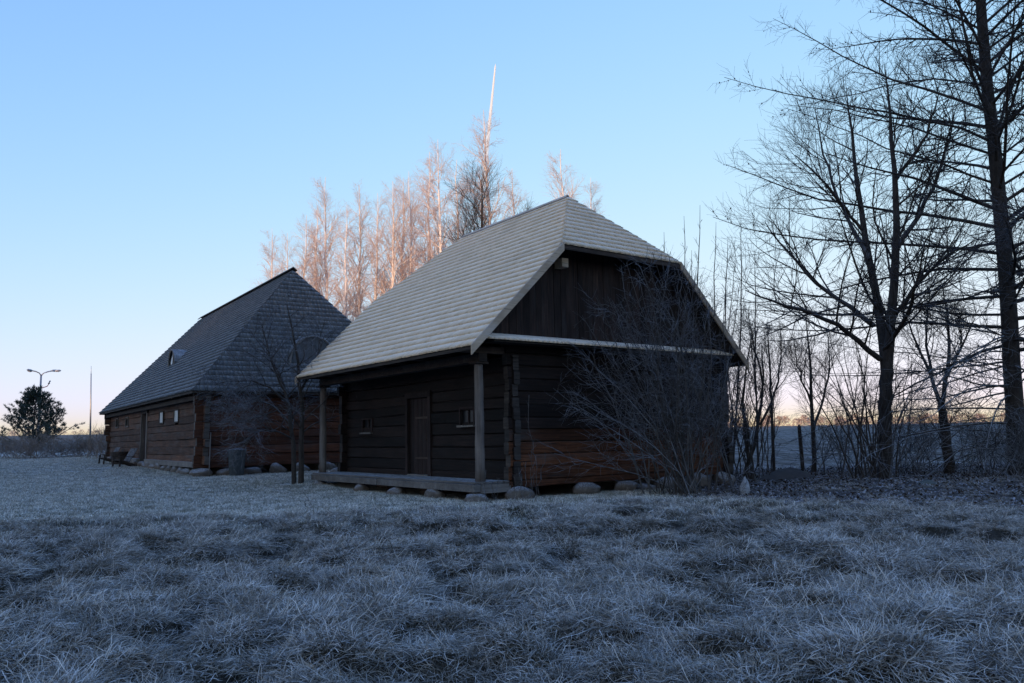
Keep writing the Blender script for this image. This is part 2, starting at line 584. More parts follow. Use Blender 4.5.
# ------------------------------------------------------------------ ground: one polar sheet out to the horizon
def build_ground():
    a1 = np.radians(np.arange(-46, 46.01, 0.28))
    a2 = np.radians(np.arange(51, 314.1, 5.0))
    ang = np.concatenate([a1, a2])                  # clockwise from +Y
    rad = [0.4]
    while rad[-1] < 3600:
        r = rad[-1]
        st = 0.35 if r < 3.5 else (max(0.03, r * 0.0062) if r < 30 else r * 0.03)
        rad.append(r + st)
    rad = np.array(rad)
    A, R = np.meshgrid(ang, rad)
    X, Y = R * np.sin(A), R * np.cos(A)
    Z = ground_z(X, Y)
    V = np.stack([X, Y, Z], -1).reshape(-1, 3)
    na, nr = len(ang), len(rad)
    i = np.arange(nr - 1)[:, None] * na
    j = np.arange(na)[None, :]
    jn = (j + 1) % na
    Q = np.stack([i + j, i + na + j, i + na + jn, i + jn], -1).reshape(-1, 4)
    V = np.vstack([V, [[0, 0, gz(0, 0)]]])
    me = mesh_np('ground', V, Q[:, ::-1])
    for nme, fn in (('zone_long', lambda x, y: zone_long(x, y)), ('zone_litter', lambda x, y: zone_litter(x, y)),
                    ('zone_field', lambda x, y: smooth(30, 33, y + 0.15 * (x - 6)) * smooth(2, 7, x) + smooth(75, 95, y) * (1 - smooth(2, 7, x)))):
        at_ = me.attributes.new(nme, 'FLOAT', 'POINT')
        at_.data.foreach_set('value', np.ascontiguousarray(fn(V[:, 0], V[:, 1]), np.float32))
    o = link('ground', me, M['ground'])
    tag(o, 'frost covered meadow and fields rising gently to the horizon', 'ground', kind='structure')


build_ground()

# ------------------------------------------------------------------ log houses
def place(H):
    return (H['o'][0], H['o'][1], 0.0)


_logcount = [0]


def log_mesh(L, h, d, segs=6, wob=0.014, bev=0.028):
    """hewn log along +X, end grain in the second material slot"""
    bv = bev
    prof = [(-d / 2 + bv, -h / 2), (d / 2 - bv, -h / 2), (d / 2, -h / 2 + bv), (d / 2, h / 2 - bv),
            (d / 2 - bv, h / 2), (-d / 2 + bv, h / 2), (-d / 2, h / 2 - bv), (-d / 2, -h / 2 + bv)]
    V, Fq, mi = [], [], []
    for i in range(segs + 1):
        dy, dz = random.gauss(0, wob), random.gauss(0, wob * 0.7)
        s = 1 + random.gauss(0, 0.02)
        for (y, z) in prof:
            V.append((L * i / segs, y * s + dy + random.gauss(0, wob * 0.35), z * s + dz + random.gauss(0, wob * 0.3)))
    for i in range(segs):
        for k in range(8):
            k2 = (k + 1) % 8
            Fq.append((i * 8 + k, i * 8 + k2, (i + 1) * 8 + k2, (i + 1) * 8 + k)); mi.append(0)
    Fq.append(tuple(range(8))[::-1]); mi.append(1)
    Fq.append(tuple(segs * 8 + k for k in range(8))); mi.append(1)
    me = bpy.data.meshes.new('log')
    me.from_pydata(V, [], Fq)
    me.polygons.foreach_set('material_index', mi)
    me.update()
    return me


def log_wall(root, start, dirv, L, z0, z1, ch, thick, openings, mats, over=0.2, shift=0.0):
    """courses of logs from start along dirv ('x' or 'y'), cut where openings (a,b,z0,z1) lie"""
    z = z0 + shift
    k = 0
    t_ = 0.07  # thickness of a dark box added inside each wall to block light leaks
    if dirv == 'x':
        MB().box(start[0] + 0.05, start[0] + L - 0.05, start[1] - t_ / 2, start[1] + t_ / 2, z0 + 0.03, z1 + 0.02).build('light_block', M['mound'], root)
    else:
        MB().box(start[0] + (0.02 if start[0] < 1 else -t_), start[0] + (t_ if start[0] < 1 else -0.02), start[1] + 0.05, start[1] + L - 0.05, z0 + 0.03, z1 + 0.02).build('light_block', M['mound'], root)
    while z < z1 - 0.06:
        h = min(ch * random.uniform(0.9, 1.1) * (0.52 if (k == 0 and dirv == 'x') else 1), z1 - z)
        zc = z + h / 2
        segs = [(-over + random.uniform(-0.5, 0.4) * over, L + over + random.uniform(-0.4, 0.5) * over)]
        for (a, b, oz0, oz1) in openings:
            if oz0 < zc < oz1:
                new = []
                for (s0, s1) in segs:
                    if s1 <= a or s0 >= b: new.append((s0, s1)); continue
                    if a - s0 > 0.05: new.append((s0, a))
                    if s1 - b > 0.05: new.append((b, s1))
                segs = new
        for (s0, s1) in segs:
            me = log_mesh(s1 - s0, h - 0.005, thick + random.uniform(-0.02, 0.03), max(2, int((s1 - s0) / 1.6)))
            o = link('log', me, [mats(zc), M['log_end'] if over > 0.2 else M['log_end_dark']], root)
            if dirv == 'x':
                o.location = (start[0] + s0, start[1] + random.uniform(-0.012, 0.012), zc)
            else:
                o.location = (start[0] + random.uniform(-0.012, 0.012), start[1] + s0, zc)
                o.rotation_euler = (0, 0, math.pi / 2)
        z += h
        k += 1


def shingles(courses, exposure, origin, e_s, e_t, nrm, bounds, width=0.125, thick=0.05):
    """rows of single shingles on a roof plane; bounds(t) gives the (s0,s1) extent at height t up the slope"""
    V, Q = [], []
    o, es, et, nr = (np.array(v, float) for v in (origin, e_s, e_t, nrm))
    tmax = courses * exposure
    for c in range(courses):
        t0 = c * exposure - 0.02
        t1 = min(t0 + exposure * 1.35, tmax)
        b0, b1 = bounds(max(t0, 0)), bounds(min(t1, tmax))
        s = min(b0[0], b1[0]) + random.uniform(-width, 0)
        send = max(b0[1], b1[1])
        ph_ = random.uniform(0, 6.28)
        while s < send:
            w = width * random.uniform(0.7, 1.35)
            s1 = s + w - 0.006
            a0, a1 = max(s, b0[0]), min(s1, b0[1])
            c0, c1 = max(s, b1[0]), min(s1, b1[1])
            if a1 - a0 > 0.01 or c1 - c0 > 0.01:
                a1 = max(a1, a0 + 0.002); c1 = max(c1, c0 + 0.002)
                a0 = min(a0, b0[1]); c0 = min(c0, b1[1]); a1 = min(a1, b0[1]); c1 = min(c1, b1[1])
                dt = random.uniform(-0.009, 0.007) + 0.006 * math.sin(s * 0.9 + ph_)
                lift = thick * random.uniform(0.92, 1.12)
                zb, zt = lift + 0.012, 0.004
                n = len(V)
                for (ss, tt, zz) in ((a0, t0 + dt, zb), (a1, t0 + dt, zb), (c1, t1, zt + 0.006), (c0, t1, zt + 0.006),
                                     (a0, t0 + dt, zb - lift), (a1, t0 + dt, zb - lift), (c1, t1, zt - 0.004), (c0, t1, zt - 0.004)):
                    V.append(o + es * ss + et * tt + nr * zz)
                Q += [(n, n + 1, n + 2, n + 3), (n + 4, n + 5, n + 1, n), (n + 5, n + 6, n + 2, n + 1), (n + 7, n + 4, n, n + 3)]
            s += w
    return np.array(V), np.array(Q)


def add_shingles(name_parent, mat, *args, **kw):
    V, Q = shingles(*args, **kw)
    o = link('shingles', mesh_np('shingles', V, Q, False), mat, name_parent)
    o['kind'] = 'stuff'
    return o


_rock_cache = []


def rock_mesh(seed):
    r = np.random.default_rng(seed)
    bm = bmesh.new()
    bmesh.ops.create_icosphere(bm, subdivisions=3, radius=1.0)
    ph = r.random(9) * 6.28
    planes = []
    for _ in range(11):
        v_ = r.normal(size=3); v_ /= np.linalg.norm(v_)
        planes.append((*v_, 0.72 + 0.2 * r.random()))
    for v in bm.verts:
        p = v.co
        k = 1 + 0.10 * math.sin(2.1 * p.x + ph[0]) + 0.09 * math.sin(2.7 * p.y + ph[1]) + 0.09 * math.sin(2.4 * p.z + ph[2]) \
            + 0.05 * math.sin(5 * p.x + 3 * p.y + ph[3]) + 0.04 * math.sin(6 * p.z - 4 * p.y + ph[4]) + 0.02 * math.sin(11 * p.x + 9 * p.z + ph[5])
        q = p * k
        for (nx, ny, nz, dd) in planes:
            e = q.x * nx + q.y * ny + q.z * nz - dd
            if e > 0: q = q - Vector((nx, ny, nz)) * e * 0.92
        v.co = q
    me = bpy.data.meshes.new('field_stone')
    bm.to_mesh(me); bm.free()
    me.polygons.foreach_set('use_smooth', [True] * len(me.polygons))
    me.materials.append(M['stone'])
    return me


ROCKS = [rock_mesh(s) for s in range(9)]


def foundation(root, pts):
    for (x, y, z, sx, sy, sz, rz) in pts:
        o = link('foundation_stone', random.choice(ROCKS), None, root)
        o.location = (x, y, z)
        o.scale = (sx, sy, sz)
        o.rotation_euler = (random.uniform(-0.15, 0.15), random.uniform(-0.15, 0.15), rz)


def quad_slab(name, pts, thick, mat, parent):
    """solid roof lining under the shingles: polygon extruded downwards"""
    n = len(pts)
    V = [tuple(p) for p in pts] + [(p[0], p[1], p[2] - thick) for p in pts]
    Fq = [tuple(range(n)), tuple(range(2 * n - 1, n - 1, -1))]
    for i in range(n):
        j = (i + 1) % n
        Fq.append((i, i + n, j + n, j))
    me = bpy.data.meshes.new(name)
    me.from_pydata(V, [], Fq)
    me.update()
    return link(name, me, mat, parent)


def near_house():
    root = empty('log_house', place(H1), H1['th'])
    tag(root, 'dark log house with pale frosted half-hipped shingle roof and front porch', 'house')
    W, L = 8.45, 9.9
    zr, ze, vr, ve = 8.614, 3.527, 3.492, -1.686
    ve1 = 2 * vr - ve
    ue0, ue1, zh = -0.751, 10.06, 6.36
    uc, ud = 1.60, 7.35
    sl = (zr - ze) / (vr - ve)
    ang = math.atan(sl)
    tl = math.hypot(zr - ze, vr - ve)
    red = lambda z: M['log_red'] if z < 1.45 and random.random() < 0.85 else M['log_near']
    drk = lambda z: M['log_near']
    # walls: local X runs along the gable, local Y along the porch front
    door = (3.95, 5.45, 0.2, 2.55)
    wins = [(1.72, 2.36, 1.72, 2.15), (7.75, 8.4, 1.62, 2.02)]
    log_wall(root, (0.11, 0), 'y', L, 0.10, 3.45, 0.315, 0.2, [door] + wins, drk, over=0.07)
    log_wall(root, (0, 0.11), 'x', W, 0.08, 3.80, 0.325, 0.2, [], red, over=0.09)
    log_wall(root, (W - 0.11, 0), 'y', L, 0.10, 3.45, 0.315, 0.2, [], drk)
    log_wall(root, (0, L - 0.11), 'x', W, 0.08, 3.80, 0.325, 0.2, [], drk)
    # door of upright planks
    d = empty('door'); d.parent = root; d.location = (0.05, 4.7, 0.3)
    for i in range(5):
        w = 1.20 / 5
        MB().box(0.0, 0.045, -0.6 + i * w + 0.006, -0.6 + (i + 1) * w - 0.006, 0.0, 2.27, jit=0.004).build('plank', M['door'], d)
    for s in (-1, 1):
        MB().box(-0.10, 0.14, s * 0.68 - 0.075, s * 0.68 + 0.075, -0.05, 2.28, jit=0.006).build('door_jamb', M['door'], d)
    MB().box(-0.105, 0.135, -0.76, 0.76, 2.285, 2.46, jit=0.006).build('lintel', M['door'], d)
    MB().box(-0.12, 0.16, -0.6, 0.6, -0.09, -0.005, jit=0.004).build('threshold', M['sill'], d)
    for z in (0.45, 1.65):
        MB().box(-0.018, 0.0, -0.55, 0.25, z, z + 0.06).build('hinge_strap', M['iron'], d)
    MB().tube([(-0.03, -0.5, 1.0), (-0.07, -0.5, 1.02), (-0.07, -0.5, 1.16), (-0.03, -0.5, 1.18)], 0.012, 8).build('handle', M['iron'], d)
    for (a, b, z0, z1) in wins:
        w = empty('window'); w.parent = root; w.location = (0.0, (a + b) / 2, z0)
        hw, hh = (b - a) / 2, z1 - z0
        MB().box(0.06, 0.075, -hw, hw, 0, hh).build('pane', M['glass'], w)
        f = MB()
        f.box(-0.03, 0.10, -hw - 0.05, -hw, -0.02, hh + 0.04); f.box(-0.03, 0.10, hw, hw + 0.05, -0.02, hh + 0.04)
        f.box(-0.032, 0.098, -hw, hw, hh, hh + 0.05); f.box(0.03, 0.058, -0.02, 0.02, 0, hh)
        f.build('frame', M['door'], w)
        MB().box(-0.10, 0.08, -hw - 0.09, hw + 0.09, -0.075, -0.022, jit=0.004).build('sill', M['sill'], w)
    # porch floor
    pf = empty('porch_floor'); pf.parent = root; pf.location = (-0.62, 0, 0.27)
    n = 6
    for i in range(n):
        w = 1.06 / n
        x = -0.53 + i * w
        for (y0, y1) in ((0.02, 4.9 + random.uniform(-0.5, 0.5)), (None, 9.95)):
            if y0 is None: y0 = last + 0.012
            last = y1
            MB().box(x + 0.007, x + w - 0.007, y0, y1, -0.05 + random.uniform(-0.006, 0.006), 0.0, jit=0.005).build('plank', M['deck'], pf)
    MB().box(-0.56, -0.36, 0.0, 5.1, -0.235, -0.058, jit=0.008).build('edge_beam', M['sill'], pf)
    MB().box(-0.56, -0.36, 5.12, 9.97, -0.235, -0.058, jit=0.008).build('edge_beam', M['sill'], pf)
    MB().box(-0.35, 0.55, 0.0, 0.2, -0.27, -0.06, jit=0.006).build('end_beam', M['sill'], pf)
    MB().box(-0.35, 0.55, 9.75, 9.95, -0.27, -0.06, jit=0.006).build('end_beam', M['sill'], pf)
    # porch posts
    for (px, py) in ((-0.86, 0.20), (-0.86, 9.75)):
        p = MB()
        zs = [0.275 + (3.18 - 0.275) * i / 9 for i in range(10)]
        p.tube([(px + random.gauss(0, 0.006), py + random.gauss(0, 0.006), z) for z in zs],
               [0.125 - 0.018 * i / 9 + random.uniform(-0.004, 0.004) for i in range(10)], 14)
        po = p.build('post', M['post'], root, True)
        MB().box(px - 0.19, px + 0.19, py - 0.17, py + 0.17, 3.185, 3.235, jit=0.004).build('cap', M['timber'], po)
    MB().box(-0.98, -0.74, 0.0, ue1 - 0.25, 3.24, 3.46, jit=0.01).build('porch_beam', M['timber'], root)
    for i in range(9):
        y = 0.2 + i * (ue1 - 0.6) / 8
        MB().box(ve + 0.16, 0.5, y - 0.085, y + 0.085, 3.465, 3.64, jit=0.008).build('joist', M['timber'], root)
    MB().box(0.05, W - 0.05, 0.05, L - 0.05, 3.40, 3.455).build('attic_floor', M['timber'], root)
    # roof
    roof = empty('roof'); roof.parent = root
    s_h = (zh - ze) / (zr - ze)
    vh0 = ve + s_h * (vr - ve); vh1 = 2 * vr - vh0
    dz = -0.03
    P = lambda v, u, z: (v, u, z + dz)
    quad_slab('roof_lining', [P(ve, ue0, ze), P(vh0, ue0, zh), P(vr, uc, zr), P(vr, ud, zr), P(vh0, ue1, zh), P(ve, ue1, ze)], 0.07, M['roof_deck'], roof)
    quad_slab('roof_lining', [P(ve1, ue1, ze), P(vh1, ue1, zh), P(vr, ud, zr), P(vr, uc, zr), P(vh1, ue0, zh), P(ve1, ue0, ze)], 0.07, M['roof_deck'], roof)
    quad_slab('roof_lining', [P(vh0, ue0, zh), P(vh1, ue0, zh), P(vr, uc, zr)], 0.07, M['roof_deck'], roof)
    quad_slab('roof_lining', [P(vh1, ue1, zh), P(vh0, ue1, zh), P(vr, ud, zr)], 0.07, M['roof_deck'], roof)
    nC = 28
    ex = tl / nC
    th_ = s_h * tl

    def bnd(t):
        if t <= th_: return (ue0 - 0.03, ue1 + 0.03)
        k = (t - th_) / (tl - th_)
        return (ue0 - 0.03 + k * (uc - ue0), ue1 + 0.03 + k * (ud - ue1))
    c, s = math.cos(ang), math.sin(ang)
    add_shingles(roof, M['shingle_pale'], nC, ex, (ve, 0, ze), (0, 1, 0), (c, 0, s), (-s, 0, c), bnd)
    add_shingles(roof, M['shingle_pale'], nC, ex, (ve1, 0, ze), (0, 1, 0), (-c, 0, s), (s, 0, c), bnd, width=0.2)
    for (u0, u1, sg) in ((ue0, uc, 1), (ue1, ud, -1)):
        du = abs(u1 - u0)
        hl = math.hypot(du, zr - zh)
        hc = int(round(hl / ex))
        cc, ss = du / hl, (zr - zh) / hl
        add_shingles(roof, M['shingle_pale'], hc, hl / hc, (0, u0, zh), (1, 0, 0), (0, sg * cc, ss), (0, -sg * ss, cc),
                     lambda t: (vh0 - 0.03 + (vr - vh0) * t / hl, vh1 + 0.03 - (vh1 - vr) * t / hl))
    for sx in (-1, 1):
        MB().bar((vr + sx * 0.05, uc - 0.02, zr + 0.022 - 0.003 * sx), (vr + sx * 0.05, ud + 0.02, zr + 0.022 - 0.003 * sx), 0.13, 0.022, up=(sx * 0.7, 0, 0.7)).build('ridge_board', M['barge'], roof)
    for (va, vb) in ((ve, vh0), (ve1, vh1)):
        sg = 1 if vb > va else -1
        for u in (ue0 - 0.045, ue1 + 0.045):
            b = MB()
            b.hexa([(va - sg * 0.06, u - 0.02, ze - 0.24), (va - sg * 0.06, u + 0.02, ze - 0.24), (va - sg * 0.06, u + 0.02, ze + 0.0), (va - sg * 0.06, u - 0.02, ze + 0.0),
                    (vb + sg * 0.02, u - 0.02, zh - 0.19), (vb + sg * 0.02, u + 0.02, zh - 0.19), (vb + sg * 0.02, u + 0.02, zh + 0.05), (vb + sg * 0.02, u - 0.02, zh + 0.05)])
            b.build('barge_board', M['barge'], roof)
    MB().box(vh0, vh1, ue0 - 0.02, ue0 + 0.03, zh - 0.14, zh - 0.035).build('eave_board', M['timber'], roof)
    # gable of upright boards above a shingled ledge
    for (yb, fine) in ((-0.02, True), (L + 0.02, False)):
        g = empty('gable'); g.parent = root; g.location = (0, yb, 3.9)
        x = ve + 0.35
        while x < ve1 - 0.35:
            w = (0.21 if fine else 0.6) * random.uniform(0.85, 1.15)
            xe = min(x + w, ve1 - 0.3)
            top = lambda q: min(ze + sl * (q - ve), ze + sl * (ve1 - q), zh + 0.05 if not fine else zh + 0.62) - 0.16
            z0, z1 = top(x), top(xe)
            yj = random.uniform(-0.012, 0.012)
            if max(z0, z1) > 3.95:
                b = MB()
                b.hexa([(x + 0.004, yj - 0.015, 0), (xe - 0.004, yj - 0.015, 0), (xe - 0.004, yj + 0.015, 0), (x + 0.004, yj + 0.015, 0),
                        (x + 0.004, yj - 0.015, max(0.02, z0 - 3.9)), (xe - 0.004, yj - 0.015, max(0.02, z1 - 3.9)),
                        (xe - 0.004, yj + 0.015, max(0.02, z1 - 3.9)), (x + 0.004, yj + 0.015, max(0.02, z0 - 3.9))])
                b.build('board', M['board'], g)
            x = xe
    led = empty('gable_ledge'); led.parent = root; led.location = (0, -0.04, 3.96)
    MB().hexa([(ve + 0.8, -0.48, -0.27), (ve1 - 0.3, -0.48, -0.27), (ve1 - 0.3, 0, -0.27), (ve + 0.8, 0, -0.27),
               (ve + 0.8, -0.48, -0.24), (ve1 - 0.3, -0.48, -0.24), (ve1 - 0.3, 0, -0.035), (ve + 0.8, 0, -0.035)]).build('ledge_lining', M['roof_deck'], led)
    hl = math.hypot(0.5, 0.22)
    add_shingles(led, M['shingle_pale'], 1, hl, (0, -0.5, -0.22), (1, 0, 0), (0, 0.5 / hl, 0.22 / hl), (0, -0.22 / hl, 0.5 / hl),
                 lambda t: (ve + 0.48, ve1 - 0.28), width=0.15)
    MB().box(1.52, 1.74, ue0 + 0.40, ue0 + 0.85, 5.86, 6.10, jit=0.005).build('purlin_end', M['barge'], root)
    # boulders under the walls and the porch
    pts = []
    for (x, sx, sz) in ((0.15, 0.45, 0.24), (2.35, 0.46, 0.30), (3.85, 0.36, 0.27), (4.7, 0.34, 0.16), (5.6, 0.45, 0.3), (7.0, 0.42, 0.3), (8.2, 0.4, 0.3)):
        pts.append((x, -0.05, -0.22 + sz * 0.35 - 0.03, sx, 0.34, sz, random.uniform(-0.3, 0.3)))
    for y in (0.15, 2.1, 4.1, 6.4, 9.6):
        pts.append((-1.03, y, -0.17, random.uniform(0.22, 0.3), random.uniform(0.26, 0.42), 0.20, random.uniform(-0.3, 0.3)))
    for y in (1.5, 4.0, 6.8, 9.7):
        pts.append((0.1, y, -0.1, 0.3, 0.45, 0.22, 0))
    pts.append((0.1, L + 0.35, 0.1, 0.4, 0.4, 0.33, 0.2))
    foundation(root, pts)


near_house()


def far_house():
    root = empty('log_house', place(H2), H2['th'])
    tag(root, 'long brown log house with dark hipped shingle roof and eyebrow dormer', 'house')
    W, L = 9.18, 23.9
    o = 0.56
    vr, zr, ze = W / 2 + 0.1, 9.467, 3.409
    vr = 4.738; W = 2 * vr
    u0, u1 = 3.42, L - 3.06
    zb = 0.50
    brown = lambda z: M['log_far']
    redd = lambda z: M['log_far_red']
    door = (11.3, 12.9, 0.4, 3.0)
    wins = [(7.45, 8.25, 2.36, 2.86), (4.25, 5.05, 2.33, 2.83), (20.5, 21.3, 2.42, 2.92), (17.0, 17.8, 2.40, 2.9)]
    log_wall(root, (0.11, 0), 'y', L, zb, 3.5, 0.335, 0.2, [door] + wins, brown, over=0.24)
    log_wall(root, (0, 0.11), 'x', W, zb - 0.12, 3.5, 0.335, 0.2, [], redd, over=0.24)
    log_wall(root, (W - 0.11, 0), 'y', L, zb, 3.5, 0.335, 0.2, [], brown, over=0.24)
    log_wall(root, (0, L - 0.11), 'x', W, zb - 0.12, 3.5, 0.335, 0.2, [], brown, over=0.24)
    MB().box(-0.14, 0.0, 0.3, 11.2, zb - 0.12, zb + 0.10, jit=0.01).build('sill_beam', M['sill'], root)
    MB().box(-0.14, 0.0, 13.0, L - 0.2, zb - 0.12, zb + 0.10, jit=0.01).build('sill_beam', M['sill'], root)
    d = empty('door'); d.parent = root; d.location = (0.1, 12.1, zb - 0.05)
    for i in range(5):
        w = 1.34 / 5
        MB().box(0.0, 0.05, -0.67 + i * w + 0.006, -0.67 + (i + 1) * w - 0.006, 0, 2.35, jit=0.004).build('plank', M['door'], d)
    for s in (-1, 1):
        MB().box(-0.16, 0.1, s * 0.76 - 0.085, s * 0.76 + 0.085, -0.02, 2.5, jit=0.006).build('door_jamb', M['post'], d)
    MB().box(-0.165, 0.1, -0.85, 0.85, 2.505, 2.7, jit=0.006).build('lintel', M['timber'], d)
    for i, (a, b, z0, z1) in enumerate(wins):
        w = empty('window'); w.parent = root; w.location = (0.0, (a + b) / 2, z0)
        hw, hh = (b - a) / 2, z1 - z0
        if i < 2:
            MB().box(-0.02, 0.01, -hw + 0.02, hw - 0.02, 0.01, hh - 0.01).build('white_panel', M['white_panel'], w)  # plain white panel filling the opening
        else:
            MB().box(0.05, 0.065, -hw, hw, 0, hh).build('pane', M['glass'], w)
        f = MB()
        f.box(-0.05, 0.10, -hw - 0.06, -hw, -0.05, hh + 0.05); f.box(-0.05, 0.10, hw, hw + 0.06, -0.05, hh + 0.05)
        f.box(-0.048, 0.098, -hw, hw, hh, hh + 0.05); f.box(-0.048, 0.098, -hw, hw, -0.05, 0.0)
        f.build('frame', M['timber'] if i < 2 else M['sill'], w)
    roof = empty('roof'); roof.parent = root
    x0, x1, y0, y1 = -o, W + o, -o, L + o
    dz = -0.03
    E = lambda x, y, z: (x, y, z + dz)
    A, B = E(vr, u0, zr), E(vr, u1, zr)
    quad_slab('roof_lining', [E(x0, y0, ze), A, B, E(x0, y1, ze)], 0.08, M['roof_deck'], roof)
    quad_slab('roof_lining', [E(x1, y1, ze), B, A, E(x1, y0, ze)], 0.08, M['roof_deck'], roof)
    quad_slab('roof_lining', [E(x1, y0, ze), A, E(x0, y0, ze)], 0.08, M['roof_deck'], roof)
    quad_slab('roof_lining', [E(x0, y1, ze), B, E(x1, y1, ze)], 0.08, M['roof_deck'], roof)
    run = vr - x0
    tl = math.hypot(run, zr - ze)
    c, s = run / tl, (zr - ze) / tl
    nC = 31
    bf = lambda t: (y0 - 0.02 + (u0 - y0) * t / tl, y1 + 0.02 - (y1 - u1) * t / tl)
    add_shingles(roof, M['shingle_dark'], nC, tl / nC, (x0, 0, ze), (0, 1, 0), (c, 0, s), (-s, 0, c), bf, width=0.15, thick=0.05)
    add_shingles(roof, M['shingle_dark'], nC, tl / nC, (x1, 0, ze), (0, 1, 0), (-c, 0, s), (s, 0, c), bf, width=0.3, thick=0.05)
    for (ya, yb, sg) in ((y0, u0, 1), (y1, u1, -1)):
        r2 = abs(yb - ya)
        hl = math.hypot(r2, zr - ze)
        cc, ss = r2 / hl, (zr - ze) / hl
        add_shingles(roof, M['shingle_dark'], 28, hl / 28, (0, ya, ze), (1, 0, 0), (0, sg * cc, ss), (0, -sg * ss, cc),
                     lambda t: (x0 - 0.02 + (vr - x0) * t / hl, x1 + 0.02 - (x1 - vr) * t / hl), width=0.15, thick=0.05)
    for sx in (-1, 1):
        MB().bar((vr + sx * 0.09, u0 - 0.15, zr + 0.06 - (0.004 if sx > 0 else 0)), (vr + sx * 0.09, u1 + 0.2, zr + 0.06 - (0.004 if sx > 0 else 0)), 0.24, 0.04, up=(sx * 0.65, 0, 0.75)).build('ridge_board', M['timber'], roof)
    # rafters' ends under the eave
    for i in range(16):
        y = 0.3 + i * (L - 0.6) / 15
        MB().box(-o + 0.06, 0.3, y - 0.07, y + 0.07, 3.27, 3.40, jit=0.006).build('joist', M['timber'], root)
    MB().box(-0.30, -0.14, -0.3, L + 0.3, 3.08, 3.26, jit=0.008).build('eave_beam', M['timber'], root)

    # dormers: an arched face with a shingled barrel that runs back into the roof
    def dormer(face, half_w, h, back, mats, name, n=16, louvre=True):
        dm = empty(name); dm.parent = roof
        dm.location = face['loc']; dm.rotation_euler = (0, 0, face['rz'])     # local -Y looks outwards
        arch = [(half_w * math.cos(math.pi - math.pi * i / n), h * math.sin(math.pi * i / n)) for i in range(n + 1)]
        # barrel shingles as rings
        V, Q = [], []
        rings = 9
        for r in range(rings):
            y_a, y_b = -0.12 + back * r / rings, -0.12 + back * (r + 1.25) / rings
            for i in range(n):
                k = len(V)
                for (yy, lift) in ((y_a, 0.05), (y_b, 0.015)):
                    for j in (i, i + 1):
                        ax, az = arch[j]
                        l = math.hypot(ax / half_w, az / h)
                        jit = random.uniform(-0.006, 0.006)
                        V.append((ax * (1 + lift / half_w), yy, az * (1 + lift / h) + 0.35 * max(0, yy) * face.get('rise', 0.0) + jit))
                for j in (i, i + 1):
                    ax, az = arch[j]
                    V.append((ax * 0.99, y_a, az * 0.99))
                Q += [(k, k + 1, k + 3, k + 2), (k + 4, k + 5, k + 1, k)]
        so = link('shingles', mesh_np('shingles', np.array(V), np.array(Q), False), mats[0], dm)
        so['kind'] = 'stuff'
        Vf = [(x, 0.0, z) for x, z in arch] + [(half_w, 0, -0.25), (-half_w, 0, -0.25)]
        me = bpy.data.meshes.new('face'); me.from_pydata(Vf, [], [tuple(range(len(Vf)))]); me.update()
        link('face_board', me, mats[1], dm)
        f = MB()
        f.tube([(x * 1.0, -0.10, z) for x, z in arch], 0.045, 6)
        f.build('arch_rim', mats[2], dm)
        return dm
    slh = (zr - ze) / (u0 - y0)
    yf = 0.35
    zf = ze + slh * (yf + o) - 0.1
    dm = dormer(dict(loc=(4.65, yf, zf), rz=0.0), 1.05, 1.22, 1.55, (M['shingle_dark'], M['shingle_dark'], M['sill']), 'arched_dormer')
    x = -0.9
    while x < 0.9:
        w = 0.2
        z1 = 1.22 * math.sqrt(max(0.01, 1 - (min(abs(x), abs(x + w)) / 1.05) ** 2)) - 0.05
        MB().box(x + 0.006, x + w - 0.006, -0.035, -0.005, -0.2, z1 * 0.97, jit=0.003).build('board', M['shingle_dark'], dm)
        x += w
    slf = (zr - ze) / (vr + o)
    xf = 1.35
    zf = ze + slf * (xf + o) - 0.06
    dm = dormer(dict(loc=(xf, 12.3, zf), rz=-math.pi / 2), 0.75, 0.85, 1.0, (M['shingle_dark'], M['glass'], M['sill']), 'eyebrow_dormer')
    MB().box(-0.03, 0.03, -0.05, -0.012, -0.1, 0.82).build('mullion', M['sill'], dm)
    MB().hexa([(-0.42, -0.045, -0.02), (-0.06, -0.045, -0.02), (-0.06, -0.02, -0.02), (-0.42, -0.02, -0.02),
               (-0.42, -0.045, 0.22), (-0.06, -0.045, 0.62), (-0.06, -0.02, 0.62), (-0.42, -0.02, 0.22)]).build('pane_reflection', M['reflection_white'], dm)  # white wedge before the dark glass, a reflection put in as colour
    pts = []
    for x in np.arange(0.0, W + 0.3, 1.02):
        sz = random.uniform(0.20, 0.28)
        g = gz(*to_world(H2, x, 0))
        pts.append((x + random.uniform(-0.15, 0.15), -0.05, g + sz * 0.42, random.uniform(0.34, 0.46), 0.32, sz, random.uniform(-0.3, 0.3)))
    for y in np.arange(1.0, L, 1.15):
        sz = random.uniform(0.2, 0.3)
        g = gz(*to_world(H2, 0, y))
        pts.append((0.0, y, g + sz * 0.3, 0.26, random.uniform(0.40, 0.52), sz * 0.85, random.uniform(-0.2, 0.2)))
    foundation(root, pts)


far_house()

